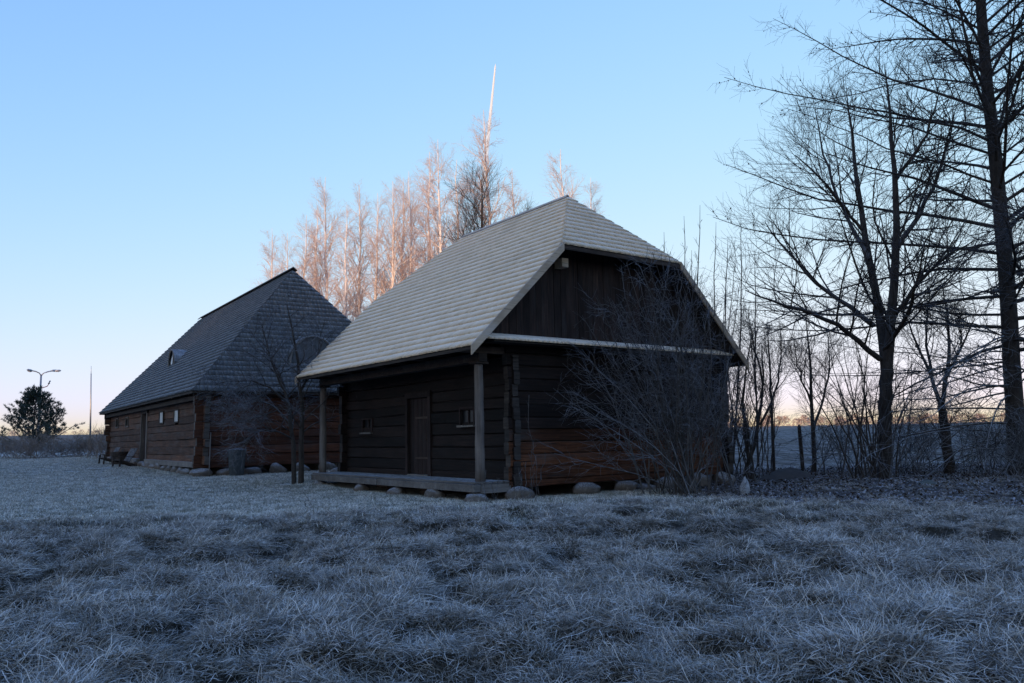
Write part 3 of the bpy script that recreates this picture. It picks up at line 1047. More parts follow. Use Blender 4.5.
# ------------------------------------------------------------------ small things round the houses
def garden_chair(lx, ly, rz, label):
    x, y = to_world(H2, lx, ly)
    r = empty('garden_chair', (x, y, gz(x, y)), H2['th'] + rz)
    r.scale = (0.82, 0.82, 0.85)
    tag(r, label, 'chair', 'slatted garden chairs before the far house')
    # local -X is the front; seat slopes back, tall reclined backrest
    for i in range(5):
        a = i / 4
        MB().box(-0.62 + a * 0.56, -0.62 + a * 0.56 + 0.12, -0.55, 0.55, 0.42 - a * 0.10, 0.445 - a * 0.10).build('seat_slat', M['timber_frost'], r)
    for i in range(5):
        yy = -0.44 + i * 0.22
        MB().bar((0.02, yy, 0.30), (0.52, yy, 1.12), 0.19, 0.025, up=(-0.8, 0, 0.5)).build('back_slat', M['timber_frost'], r)
    for s in (-1, 1):
        MB().bar((-0.58, s * 0.58, 0.0), (-0.52, s * 0.58, 0.62), 0.06, 0.10).build('front_leg', M['timber'], r)
        MB().bar((-0.5, s * 0.53, 0.40), (0.62, s * 0.53, 0.02), 0.05, 0.11).build('side_rail', M['timber'], r)
        MB().box(-0.64, 0.28, s * 0.60 - 0.07, s * 0.60 + 0.07, 0.625, 0.655).build('arm_rest', M['timber'], r)
    MB().bar((0.25, -0.52, 0.62), (0.25, 0.52, 0.62), 0.04, 0.08).build('back_rail', M['timber'], r)


garden_chair(-0.70, 13.0, 0.2, 'slatted wooden garden chair nearer the door of the far house')
garden_chair(-0.70, 18.2, 0.12, 'slatted wooden garden chair at the far left end of the long house')


def barrel():
    x, y = to_world(H2, -0.50, 16.4)
    r = empty('wooden_tub', (x, y, gz(x, y) - 0.02))
    tag(r, 'dark round wooden tub standing between the two garden chairs', 'tub')
    n = 14
    for i in range(n):
        a = 2 * math.pi * i / n
        b = MB()
        hw = math.pi / n * 0.96
        P = []
        for z, rr in ((0, 0.38), (0.75, 0.46)):
            for (t, k) in ((a - hw, 1.0), (a + hw, 1.0), (a + hw, 0.92), (a - hw, 0.92)):
                P.append((rr * k * math.cos(t), rr * k * math.sin(t), z))
        b.hexa(P)
        b.build('stave', M['timber'], r)
    for z, rr in ((0.15, 0.402), (0.6, 0.45)):
        MB().tube([(rr * math.cos(2 * math.pi * i / 20), rr * math.sin(2 * math.pi * i / 20), z) for i in range(21)], 0.014, 6, cap=False).build('hoop', M['iron'], r)
    MB().tube([(0, 0, 0.5), (0, 0, 0.53)], 0.40, 14).build('filling', M['mound'], r)


barrel()


def litter_bin():
    x, y = to_world(H2, 1.15, -0.75)
    r = empty('litter_bin', (x, y, gz(x, y)))
    tag(r, 'dark grey round litter bin beside the end wall of the far house', 'bin')
    b = MB()
    b.tube([(0, 0, 0.0), (0, 0, 0.05), (0, 0, 0.95), (0, 0, 1.0)], [0.25, 0.27, 0.34, 0.345], 20)
    b.build('body', M['bin'], r, True)
    MB().tube([(0, 0, 1.0), (0, 0, 1.05)], [0.375, 0.375], 20).build('rim', M['bin'], r)
    MB().tube([(0, 0, 1.05), (0, 0, 1.075), (0, 0, 1.09)], [0.34, 0.26, 0.05], 20).build('lid', M['bin'], r)
    for i in range(10):
        a = 2 * math.pi * i / 10
        MB().bar((0.272 * math.cos(a), 0.272 * math.sin(a), 0.08), (0.341 * math.cos(a), 0.341 * math.sin(a), 0.93), 0.03, 0.02, up=(math.cos(a), math.sin(a), 0)).build('rib', M['bin'], r)


litter_bin()


def stake(p, h, r0, label, lean=(0, 0), mat='post'):
    z = gz(p[0], p[1])
    m = MB()
    m.tube([(lean[0] * t, lean[1] * t, -0.15 + (h + 0.15) * t) for t in (0, 0.3, 0.6, 0.95, 1.0)], [r0, r0 * 0.95, r0 * 0.97, r0 * 0.9, r0 * 0.3], 8)
    o = m.build('stake', M[mat], None, True)
    o.location = (p[0], p[1], z)
    tag(o, label, 'stake')


stake(to_world(H2, 0.1, -0.75), 1.75, 0.022, 'thin pale stake by the corner of the far log house', (0.03, 0))
stake(at(803, 470, 27.5)[:2], 1.65, 0.07, 'short dark wooden stake among the saplings on the right', (-0.04, 0), 'timber')


def pale_stone():
    p = at(744, 488, 20.6)
    bm = bmesh.new()
    bmesh.ops.create_icosphere(bm, subdivisions=3, radius=1)
    for v in bm.verts:
        c = v.co
        t = (c.z + 1) / 2
        k = (1 - t) ** 0.7 * 0.95 + 0.12
        n = 1 + 0.08 * math.sin(5 * c.x + 2) + 0.08 * math.sin(6 * c.y + 4 * c.z)
        v.co = ((c.x * k * n + 0.25 * t) * 0.17, c.y * k * n * 0.14, (t * 0.52) * (1 + 0.03 * math.sin(9 * c.x)))
    me = bpy.data.meshes.new('pale_stone'); bm.to_mesh(me); bm.free()
    m, nt, b = new_mat('pale_lichened_stone', 0.9)
    n = noise(nt, objco(nt), 9, 5, 0.7)
    nt.links.new(ramp(nt, n, [(0.3, (0.2, 0.21, 0.22)), (0.7, (0.40, 0.41, 0.42))]), b.inputs['Base Color'])
    bump(nt, b, n, 0.5, 0.02)
    o = link('pale_stone', me, m)
    o.location = (p[0], p[1], gz(p[0], p[1]) - 0.05)
    tag(o, 'small pale pointed stone on the grass right of the near house', 'stone')


pale_stone()


def earth_mound(px, py, depth, w, h, label, mat):
    p = at(px, py, depth)
    n, k = 22, 7
    V, Q = [], []
    for i in range(k + 1):
        t = i / k
        for j in range(n):
            a = 2 * math.pi * j / n
            r = w * t * (1 + 0.12 * math.sin(3 * a + px) + 0.07 * math.sin(5 * a))
            z = h * (1 - t * t) ** 1.2 + random.gauss(0, 0.012) - 0.06 * t
            V.append((r * math.cos(a), r * math.sin(a) * 0.7, z))
    for i in range(k):
        for j in range(n):
            Q.append((i * n + j, (i + 1) * n + j, (i + 1) * n + (j + 1) % n, i * n + (j + 1) % n))
    o = link('earth_mound', mesh_np('earth_mound', np.array(V), np.array(Q)), mat)
    o.location = (p[0], p[1], gz(p[0], p[1]))
    tag(o, label, 'mound')


earth_mound(790, 475, 25.3, 0.95, 0.32, 'low dark earth mound at the foot of the thin saplings', M['mound'])
earth_mound(927, 486, 20.3, 0.40, 0.17, 'small mossy hummock in front of the leaning small tree', plain('dark_moss', (0.028, 0.035, 0.018), 0.95, var=0.4, frost=0.12))


def street_lamp():
    b = at(37.5, 445, 95)
    top = at(38.5, 372, 95)[2]
    r = empty('street_lamp', (b[0], b[1], base_h(b[0], b[1])))
    tag(r, 'tall grey street lamp with spreading arms above the pine', 'street lamp')
    h = top - float(base_h(b[0], b[1]))
    MB().tube([(0, 0, -0.3), (0, 0, h * 0.5), (0, 0, h - 0.3)], [0.16, 0.13, 0.10], 10).build('mast', M['metal'], r, True)
    for (dx, dy, dz) in ((-1.6, 0.4, 0.22), (1.75, 0.4, 0.15), (-0.55, -1.3, 0.12), (0.75, 1.3, 0.3)):
        a = MB()
        a.tube([(0, 0, h - 0.5), (dx * 0.15, dy * 0.15, h - 0.15), (dx * 0.5, dy * 0.5, h + dz * 0.3), (dx * 0.85, dy * 0.85, h + dz * 0.8)], [0.06, 0.05, 0.045, 0.04], 8)
        ao = a.build('arm', M['metal'], r, True)
        hd = MB()
        u = Vector((dx, dy, 0)).normalized()
        p0 = Vector((dx * 0.82, dy * 0.82, h + dz * 0.8))
        hd.tube([p0, p0 + u * 0.15, p0 + u * 0.55 + Vector((0, 0, 0.04)), p0 + u * 0.7 + Vector((0, 0, 0.03))], [0.06, 0.13, 0.12, 0.03], 8)
        hd.build('lamp_head', M['metal'], ao, True)
        MB().tube([p0 + u * 0.35 + Vector((0, 0, -0.13)), p0 + u * 0.35 + Vector((0, 0, -0.09))], 0.08, 8).build('lamp_glass', M['lens'], ao)
    a = MB()
    a.tube([(-0.6, 0, h - 2.15), (0, 0, h - 2.0), (0.8, 0, h - 1.75), (1.0, 0, h - 1.45)], [0.03, 0.05, 0.05, 0.035], 8)
    ao = a.build('bracket', M['red_metal'], r, True)
    MB().tube([(0.92, 0, h - 1.5), (1.0, 0, h - 1.4), (1.1, 0, h - 1.15), (1.15, 0, h - 1.05)], [0.05, 0.13, 0.12, 0.04], 8).build('lamp_head', M['metal'], ao, True)


street_lamp()


def mast():
    b = at(90.5, 436, 150)
    t = at(91.2, 366, 150)
    z0 = float(base_h(b[0], b[1]))
    r = empty('mast', (b[0], b[1], z0))
    tag(r, 'slender distant mast rising left of the far house', 'mast')
    h = t[2] - z0
    dx = t[0] - b[0]
    MB().tube([(0, 0, -0.5), (dx * 0.5, 0, h * 0.5), (dx * 0.9, 0, h * 0.9)], [0.18, 0.13, 0.09], 8).build('pole', M['metal'], r, True)
    MB().tube([(dx * 0.89, 0, h * 0.89), (dx, 0, h)], [0.05, 0.03], 6).build('antenna', M['metal'], r, True)


mast()

# contrail of an aircraft, high and far beyond the birches
def contrail():
    p0, p1 = at(495.5, 64, 9000), at(478.0, 190, 9000)
    p1[1] += 900; p1[2] += 40
    n, S = 40, 12
    V, Q = [], []
    for i in range(n + 1):
        t = i / n
        c = p0 + (p1 - p0) * t
        r = (9 + 34 * t) * (1 + 0.06 * math.sin(i * 1.7))
        r *= 0.25 if i == 0 else 1
        for k in range(S):
            a = 2 * math.pi * k / S
            V.append((c[0] + r * math.cos(a), c[1] + r * math.sin(a), c[2]))
    for i in range(n):
        for k in range(S):
            Q.append((i * S + k, i * S + (k + 1) % S, (i + 1) * S + (k + 1) % S, (i + 1) * S + k))
    m = bpy.data.materials.new('ice_cloud'); m.use_nodes = True
    nt = m.node_tree
    b = nt.nodes['Principled BSDF']
    b.inputs['Base Color'].default_value = (0.95, 0.95, 0.95, 1)
    b.inputs['Roughness'].default_value = 1.0
    b.inputs['Specular IOR Level'].default_value = 0.0
    tr = N(nt, 'ShaderNodeBsdfTransparent')
    mx = N(nt, 'ShaderNodeMixShader')
    at_ = N(nt, 'ShaderNodeAttribute', attribute_name='along').outputs['Fac']
    lw = N(nt, 'ShaderNodeLayerWeight'); lw.inputs[0].default_value = 0.4
    a = math_n(nt, 'MULTIPLY', maprange(nt, at_, 0.1, 1.0, 0.6, 0.02), math_n(nt, 'SUBTRACT', 1.0, lw.outputs['Facing']))
    nt.links.new(a, mx.inputs[0]); nt.links.new(tr.outputs[0], mx.inputs[1]); nt.links.new(b.outputs[0], mx.inputs[2])
    nt.links.new(mx.outputs[0], nt.nodes['Material Output'].inputs[0])
    me = mesh_np('contrail', np.array(V), np.array(Q))
    al = me.attributes.new('along', 'FLOAT', 'POINT')
    al.data.foreach_set('value', np.repeat(np.linspace(0, 1, n + 1), S).astype(np.float32))
    o = link('contrail', me, m)
    tag(o, 'thin white aircraft contrail slanting up above the birches', 'contrail')


contrail()

# ------------------------------------------------------------------ trees
def unit(v):
    return v / np.maximum(np.linalg.norm(v, axis=-1, keepdims=True), 1e-9)


def sample(P, R, t):
    """points, tangents and radii at parameters t (N,M) of polylines P (N,K,3)"""
    K = P.shape[1]
    f = t * (K - 1)
    i = np.clip(np.floor(f).astype(int), 0, K - 2)
    w = (f - i)[..., None]
    n = np.arange(P.shape[0])[:, None]
    a, b = P[n, i], P[n, i + 1]
    return a * (1 - w) + b * w, unit(b - a), R[n, i] * (1 - w[..., 0]) + R[n, i + 1] * w[..., 0]


def grow(P, R, m, t0, t1, ang, asd, length, K=5, up=0.0, wig=0.12, rr=0.6, rmin=0.002, rtip=0.3, rng=RNG, flat=0.0, rel=False):
    """m children on every polyline; length(t) gives metres; up bends towards +Z"""
    n = P.shape[0]
    t = t0 + (t1 - t0) * (np.arange(m)[None, :] + rng.random((n, m))) / m
    pos, tan, rad = sample(P, R, t)
    rv = rng.normal(size=(n, m, 3))
    rv[..., 2] *= (1 - flat)
    perp = unit(rv - (rv * tan).sum(-1, keepdims=True) * tan)
    a = np.radians(ang + asd * rng.normal(size=(n, m)))[..., None]
    d = unit(np.cos(a) * tan + np.sin(a) * perp)
    L = length(t) * (0.75 + 0.5 * rng.random((n, m)))
    if rel:
        pl = np.linalg.norm(P[:, -1] - P[:, 0], axis=1)
        L = L * np.clip(pl / np.median(pl), 0.08, 1.5)[:, None]
    pos, d, L = pos.reshape(-1, 3), d.reshape(-1, 3), L.reshape(-1)
    pts = [pos]
    for k in range(K - 1):
        d = unit(d + wig * rng.normal(size=d.shape) + np.array([0, 0, up]) / (K - 1))
        pts.append(pts[-1] + d * (L / (K - 1))[:, None])
    C = np.stack(pts, 1)
    r0 = np.maximum(np.minimum(rad.reshape(-1) * rr, 0.012 * L + 0.004), rmin)
    prof = np.linspace(1, rtip, K)
    return C, np.maximum(r0[:, None] * prof[None, :], rmin * 0.5)


def tubes(P, R, S):
    n, K, _ = P.shape
    T = np.empty_like(P)
    T[:, 1:-1] = P[:, 2:] - P[:, :-2]
    T[:, 0] = P[:, 1] - P[:, 0]
    T[:, -1] = P[:, -1] - P[:, -2]
    T = unit(T)
    ref = np.where(np.abs(T[:, :1, 2:3]) > 0.8, np.array([1.0, 0, 0]), np.array([0, 0, 1.0]))
    A = unit(np.cross(T, np.broadcast_to(ref, T.shape)))
    B = np.cross(T, A)
    th = 2 * np.pi * np.arange(S) / S
    V = P[:, :, None] + R[:, :, None, None] * (A[:, :, None] * np.cos(th)[None, None, :, None] + B[:, :, None] * np.sin(th)[None, None, :, None])
    idx = np.arange(n * K * S).reshape(n, K, S)
    a, b = idx[:, :-1, :], idx[:, 1:, :]
    Q = np.stack([a, np.roll(a, -1, 2), np.roll(b, -1, 2), b], -1).reshape(-1, 4)
    return V.reshape(-1, 3), Q


def join(parts):
    V, Q, o = [], [], 0
    for v, q in parts:
        V.append(v); Q.append(q + o); o += len(v)
    return np.vstack(V), np.vstack(Q)


def resample(pts, K, wob=0.0, rng=RNG):
    """smooth polyline through hand-set points"""
    pts = np.array(pts, float)
    s = np.concatenate([[0], np.cumsum(np.linalg.norm(np.diff(pts, axis=0), axis=1))])
    u = np.linspace(0, s[-1], K)
    out = np.stack([np.interp(u, s, pts[:, i]) for i in range(3)], 1)
    for _ in range(2):
        out[1:-1] = 0.25 * out[:-2] + 0.5 * out[1:-1] + 0.25 * out[2:]
    if wob:
        out[1:-1] += rng.normal(size=(K - 2, 3)) * wob
    return out


def tree_obj(name, base, label, cat, group, wood_parts, twig_parts, mat_w, mat_t, extra=None):
    r = empty(name, tuple(base))
    tag(r, label, cat, group)
    b = np.array(base)
    V, Q = join(wood_parts)
    link('trunk', mesh_np('trunk', V - b, Q), mat_w, r)
    V, Q = join(twig_parts)
    link('crown', mesh_np('crown', V - b, Q), mat_t, r)
    return r


def line(p, q, K=6, bow=(0, 0, 0)):
    p, q = np.array(p, float), np.array(q, float)
    t = np.linspace(0, 1, K)[:, None]
    return p + (q - p) * t + np.array(bow) * (4 * t * (1 - t))


def taper(r0, r1, K, p=1.0):
    return r1 + (r0 - r1) * (1 - np.linspace(0, 1, K)) ** p


# --- birches behind the houses
def birch_mesh(seed, H, spread):
    rng = np.random.default_rng(seed)
    K = 14
    z = np.linspace(-0.3, H, K)
    tr = np.stack([np.cumsum(rng.normal(size=K)) * 0.06, np.cumsum(rng.normal(size=K)) * 0.06, z], 1)
    R = taper(0.21, 0.012, K, 0.9)
    tp, tR = tr[None], R[None]
    L1 = lambda t: spread * 1.5 * np.clip(1 - t, 0.004, 1) ** 0.45 * np.clip((t - 0.05) * 4, 0.3, 1)
    b1, r1 = grow(tp, tR, 66, 0.25, 0.962, 40, 10, L1, 7, 0.3, 0.08, 0.42, 0.006, 0.2, rng)
    b2, r2 = grow(b1, r1, 8, 0.15, 0.98, 36, 12, lambda t: 1.05 * (1.2 - 0.7 * t) + 0 * t, 5, 0.15, 0.12, 0.6, 0.0042, 0.5, rng, rel=True)
    b3, r3 = grow(b2, r2, 4, 0.15, 1.0, 38, 14, lambda t: 0.6 + 0 * t, 4, -0.1, 0.12, 0.7, 0.0030, 0.6, rng, rel=True)
    big = r1[:, 0] > 0.018
    wood_ = join([tubes(tp, tR, 8), tubes(b1, r1, 4)])
    tw = join([tubes(b2, r2, 3), tubes(b3, r3, 3)])
    return mesh_np('birch_trunk', *wood_), mesh_np('birch_crown', *tw)


def birches():
    protos = [birch_mesh(s, 1.0 * h, sp) for s, h, sp in ((1, 20, 2.7), (2, 20, 2.3), (3, 20, 3.0), (4, 20, 2.6))]
    spots = [  # picture x of the trunk, top y, depth, prototype, label
        (272, 228, 66, 1, 'leftmost birch, short and pale, just above the dark roof peak'),
        (303, 215, 62, 0, 'russet birch standing right of the dark roof peak'),
        (326, 178, 64, 2, 'slender tall birch with white trunk between the two roofs'),
        (346, 205, 60, 1, 'thin birch between the white-trunked one and the leaning pair'),
        (362, 186, 62, 3, 'many-branched birch above the gap between the houses'),
        (391, 182, 61, 0, 'orange-lit birch left of the tall close pair'),
        (412, 172, 63, 2, 'bright orange-lit birch above the middle of the pale roof'),
        (437, 138, 60, 3, 'tall sunlit birch just left of the dark round tree'),
        (428, 152, 66, 1, 'birch half hidden behind the tall sunlit one'),
        (486, 112, 68, 0, 'tallest birch, behind the dark round tree under the contrail'),
        (513, 168, 68, 1, 'faint birch at the right edge of the dark round tree'),
        (563, 150, 63, 2, 'lone orange birch rising behind the ridge peak of the near house'),
        (287, 232, 65, 3, 'small birch in the gap between the leftmost birch and the russet one'),
        (316, 205, 67, 1, 'thin pale birch just left of the slender white-trunked one'),
        (377, 192, 66, 2, 'slim birch filling the gap above the low end of the pale roof'),
        (400, 178, 67, 0, 'birch behind and between the orange-lit pair'),
        (458, 160, 66, 1, 'birch between the tall sunlit one and the dark round tree'),
        (590, 178, 70, 1, 'small faint birch right of the ridge peak of the near house'),
    ]
    for i, (px, ty, dep, k, lab) in enumerate(spots):
        top = at(px, ty, dep)
        bx, by = top[0], top[1]
        z0 = gz(bx, by)
        h = top[2] - z0
        r = empty('birch_tree', (bx, by, z0), i * 1.3)
        w_ = max(0.9, h / 19)
        r.scale = (w_, w_, h / 20.0)
        tag(r, lab, 'tree', 'birches behind the houses')
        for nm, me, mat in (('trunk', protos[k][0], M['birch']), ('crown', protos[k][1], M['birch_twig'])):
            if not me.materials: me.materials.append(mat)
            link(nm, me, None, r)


birches()


# --- generic broad-leaved bare tree from given limbs
def bare_tree(name, label, group, base, limbs, levels, mats, cat='tree', seed=0):
    """limbs: list of (points, r0, r1, K); levels: list of dicts for grow(); first entries go to the trunk mesh"""
    rng = np.random.default_rng(seed)
    K = 10
    P = np.stack([resample(p, K, 0.02, rng) for p, _, _ in limbs])
    R = np.stack([taper(a, b, K, 0.8) for _, a, b in limbs])
    wp, tp = [tubes(P, R, 10)], []
    cur = (P, R)
    for i, lv in enumerate(levels):
        lv = dict(lv)
        keep = lv.pop('trunk', False)
        S = lv.pop('S', 3)
        also = lv.pop('also', None)
        nP, nR = grow(cur[0], cur[1], rng=rng, **lv)
        (wp if keep else tp).append(tubes(nP, nR, S))
        cur = (nP, nR)
    return tree_obj(name, base, label, cat, group, wp, tp, mats[0], mats[1])


def dark_round_tree():
    for (px, top, dep, lab, w, sd) in ((480, 165, 50, 'dark round-crowned tree behind the middle of the pale roof ridge', 1.0, 5),
                                       (513, 205, 48, 'smaller dark tree behind the pale ridge near its peak', 0.62, 6)):
        t = at(px, top, dep)
        x, y = t[0], t[1]
        z0 = gz(x, y)
        h = t[2] - z0
        base = (x, y, z0)
        limbs = [([(x, y, z0 - 0.3), (x, y, z0 + h * 0.5), (x + 0.1, y, z0 + h * 0.95)], 0.22 * w + 0.05, 0.02)]
        lv = [dict(m=int(26 * w), t0=0.42, t1=0.95, ang=42, asd=9, length=lambda t: 5.2 * w * (1.25 - t), K=7, up=0.25, wig=0.08, rr=0.55, trunk=True, S=5),
              dict(m=12, t0=0.2, t1=0.98, ang=38, asd=10, length=lambda t: 2.0 * w * (1.2 - 0.7 * t), K=5, up=0.25, wig=0.1, rr=0.6, rmin=0.009),
              dict(m=8, t0=0.15, t1=1.0, ang=38, asd=12, length=lambda t: 0.8 + 0 * t, K=4, up=0.15, wig=0.12, rr=0.7, rmin=0.0065)]
        bare_tree('round_tree', lab, None, base, limbs, lv, (M['bark'], M['bark_twig']), seed=sd)


dark_round_tree()


# --- the forked tree right of the near house
def forked_tree():
    D = 24.0
    b = at(885, 478, D); b[2] = gz(b[0], b[1])
    p = lambda x, y, dd=0.0: at(x, y, D + dd)
    limbs = [([p(883, 484), p(885, 440), p(886, 400), p(886, 362)], 0.21, 0.175),
             ([p(886, 372), p(880, 320, .2), p(868, 250, .5), p(855, 175, .8), p(850, 125, 1.0), p(846, 85, 1.2)], 0.15, 0.006),
             ([p(887, 372), p(893, 310, -.2), p(897, 240, -.4), p(895, 160, -.5), p(888, 100, -.4), p(884, 62, -.3)], 0.16, 0.006),
             ([p(880, 359), p(850, 332, -.5), p(815, 312, -1.0), p(775, 304, -1.6), p(745, 290, -2.0)], 0.09, 0.012),
             ([p(874, 326), p(845, 302, .5), p(812, 280, 1.0), p(785, 250, 1.4), p(765, 222, 1.8)], 0.085, 0.012),
             ([p(862, 230), p(830, 190, -.6), p(812, 168, -1.0), p(795, 155, -1.4)], 0.05, 0.012),
             ([p(896, 250), p(925, 205, .6), p(945, 160, 1.0), p(955, 110, 1.5)], 0.085, 0.012),
             ([p(893, 320), p(920, 280, -1), p(950, 255, -1.8), p(975, 240, -2.4)], 0.08, 0.012),
             ([p(896, 180), p(925, 140, -.6), p(940, 90, -1.2)], 0.06, 0.012),
             ([p(870, 260), p(845, 215, 1.5), p(825, 160, 2.3), p(815, 110, 2.8)], 0.07, 0.012),
             ([p(884, 350), p(905, 320, -1.5), p(918, 280, -2.8), p(925, 245, -3.5)], 0.08, 0.012)]
    rng = np.random.default_rng(21)
    K = 12
    P = np.stack([resample(q, K, 0.025, rng) for q, _, _ in limbs])
    R = np.stack([taper(a, c, K, 0.8) for _, a, c in limbs])
    wp = [tubes(P, R, 10)]
    b1, r1 = grow(P[1:], R[1:], 14, 0.12, 0.98, 48, 12, lambda t: 2.9 * (1.2 - 0.85 * t), 7, 0.35, 0.07, 0.5, 0.010, 0.3, rng)
    wp.append(tubes(b1, r1, 5))
    b2, r2 = grow(b1, r1, 7, 0.12, 0.98, 42, 12, lambda t: 1.25 * (1.2 - 0.7 * t), 5, 0.3, 0.08, 0.6, 0.006, 0.45, rng)
    b3, r3 = grow(b2, r2, 4, 0.15, 1.0, 40, 14, lambda t: 0.55 + 0 * t, 4, 0.2, 0.1, 0.7, 0.0042, 0.6, rng)
    tree_obj('forked_tree', b, 'large bare tree forking low into two stems right of the near house', 'tree', None, wp,
             [tubes(b2, r2, 3), tubes(b3, r3, 3)], M['bark'], M['bark_frost'])


forked_tree()


def larch():
    D = 24.2
    rng = np.random.default_rng(33)
    b = at(1017, 478, D); b[2] = gz(b[0], b[1])
    p = lambda x, y, dd=0.0: at(x, y, D + dd)
    K = 20
    trunk = resample([p(1018, 486), p(1014, 400), p(1008, 300), p(999, 200), p(989, 100), p(981, 20), p(972, -110), p(966, -230)], K, 0.015, rng)
    R = taper(0.27, 0.06, K, 0.85)
    wp = [tubes(trunk[None], R[None], 12)]
    # long limbs: out, slightly down, then sweeping up at the tips
    n = 108
    t = 0.17 + 0.80 * (np.arange(n) + rng.random(n)) / n
    pos, tan, rad = sample(trunk[None], R[None], t[None])
    pos, rad = pos[0], rad[0]
    az = np.arange(n) * 2.39996 + rng.normal(size=n) * 0.25
    el = np.radians(-4 + 42 * np.clip((t - 0.15) / 0.3, 0, 1) + rng.normal(size=n) * 5)
    L = (9.8 - 3.8 * t) * (0.75 + 0.4 * rng.random(n)) * np.clip(0.65 + t * 1.2, 0, 1)
    d = np.stack([np.cos(el) * np.cos(az), np.cos(el) * np.sin(az), np.sin(el)], 1)
    KK = 9
    pts = [pos]
    for k in range(KK - 1):
        d = unit(d + rng.normal(size=d.shape) * 0.075 + np.array([0, 0, 1]) * (-0.05 + 0.13 * (k / (KK - 1))))
        pts.append(pts[-1] + d * (L / (KK - 1))[:, None])
    LB = np.stack(pts, 1)
    LR = np.maximum((np.minimum(rad * 0.3, 0.062) * (0.6 + 0.6 * rng.random(n)))[:, None] * np.linspace(1, 0.14, KK)[None], 0.007)
    wp.append(tubes(LB, LR, 6))
    b2, r2 = grow(LB, LR, 34, 0.10, 0.99, 52, 16, lambda t: 1.35 * (1.15 - 0.7 * t), 6, 0.15, 0.10, 0.55, 0.006, 0.4, rng, flat=0.2)
    b3, r3 = grow(b2, r2, 6, 0.1, 1.0, 46, 15, lambda t: 0.42 + 0 * t, 3, 0.0, 0.1, 0.7, 0.004, 0.6, rng)
    r = tree_obj('larch_tree', b, 'tall bare larch with long sweeping limbs at the right edge', 'tree', None, wp,
                 [tubes(b2, r2, 3), tubes(b3, r3, 3)], M['bark'], M['bark_frost'])
    # low limbs: thin, drooping, white with frost
    n = 34
    t = 0.05 + 0.16 * rng.random(n)
    pos, tan, rad = sample(trunk[None], R[None], t[None])
    pos = pos[0]
    az = np.radians(205 + rng.normal(size=n) * 42)
    d = np.stack([np.cos(az), np.sin(az), np.sin(np.radians(4 + 12 * rng.normal(size=n)))], 1)
    d = unit(d)
    L = 3.6 + 4.6 * rng.random(n)
    pts = [pos]
    for k in range(8):
        d = unit(d + rng.normal(size=d.shape) * 0.09 + np.array([0, 0, -0.075 + 0.012 * k]))
        q = pts[-1] + d * (L / 8)[:, None]
        g_ = ground_z(q[:, 0], q[:, 1]) + 0.15
        q[:, 2] = np.maximum(q[:, 2], g_)
        pts.append(q)
    WB = np.stack(pts, 1)
    WR = (0.016 + 0.02 * rng.random(n))[:, None] * np.linspace(1, 0.2, 9)[None]
    w2, q2 = grow(WB, WR, 13, 0.1, 0.99, 48, 15, lambda t: 1.3 * (1.15 - 0.6 * t), 6, -0.1, 0.12, 0.55, 0.006, 0.4, rng)
    w3, q3 = grow(w2, q2, 6, 0.1, 1.0, 46, 15, lambda t: 0.42 + 0 * t, 4, -0.1, 0.12, 0.7, 0.0045, 0.6, rng)
    V, Q = join([tubes(WB, WR, 5), tubes(w2, q2, 3), tubes(w3, q3, 3)])
    link('low_branches', mesh_np('low_branches', V - b, Q), M['bush_twig'], r)
    # cones along the twigs
    up = b2[:, 0, 2] > 3.5
    cp, _, _ = sample(b2[up], r2[up], rng.random((up.sum(), 3)))
    cp = cp.reshape(-1, 3)
    cp = cp[rng.random(len(cp)) < 0.55]
    s = (0.016 + 0.014 * rng.random(len(cp)))[:, None, None]
    octa = np.array([[1, 0, 0], [0, 1, 0], [-1, 0, 0], [0, -1, 0], [0, 0, 1.5], [0, 0, -1.2]])
    V = (cp[:, None] + octa[None] * s).reshape(-1, 3)
    f = np.array([[0, 1, 4], [1, 2, 4], [2, 3, 4], [3, 0, 4], [1, 0, 5], [2, 1, 5], [3, 2, 5], [0, 3, 5]])
    Q = (f[None] + 6 * np.arange(len(cp))[:, None, None]).reshape(-1, 3)
    o = link('cones', mesh_np('cones', V - b, Q), M['bark_twig'], r)
    o['kind'] = 'stuff'


larch()


def small_tree(px, py, D, limbs_px, label, seed, m1=9, L1=1.5, L2=0.8, rmul=1.0, name='small_tree', group='small bare trees on the right', mats=None, t0=0.3):
    b = at(px, py, D); b[2] = gz(b[0], b[1])
    limbs = []
    for (pp, r0, r1) in limbs_px:
        pts = [at(x, y, D + dd) for (x, y, dd) in pp]
        limbs.append((pts, r0 * rmul, r1 * rmul))
    lv = [dict(m=m1, t0=t0, t1=0.98, ang=34, asd=10, length=lambda t: L1 * (1.2 - 1.0 * t), K=6, up=0.35, wig=0.09, rr=0.55, rmin=0.008, trunk=True, S=4),
          dict(m=7, t0=0.15, t1=0.98, ang=40, asd=12, length=lambda t: L2 * (1.2 - 0.7 * t), K=5, up=0.3, wig=0.1, rr=0.6, rmin=0.0055, rel=True),
          dict(m=5, t0=0.2, t1=1.0, ang=38, asd=12, length=lambda t: 0.36 + 0 * t, K=3, up=0.2, wig=0.1, rr=0.7, rmin=0.0042, rel=True)]
    bare_tree(name, label, group, b, limbs, lv, mats or (M['bark'], M['bark_frost']), seed=seed)


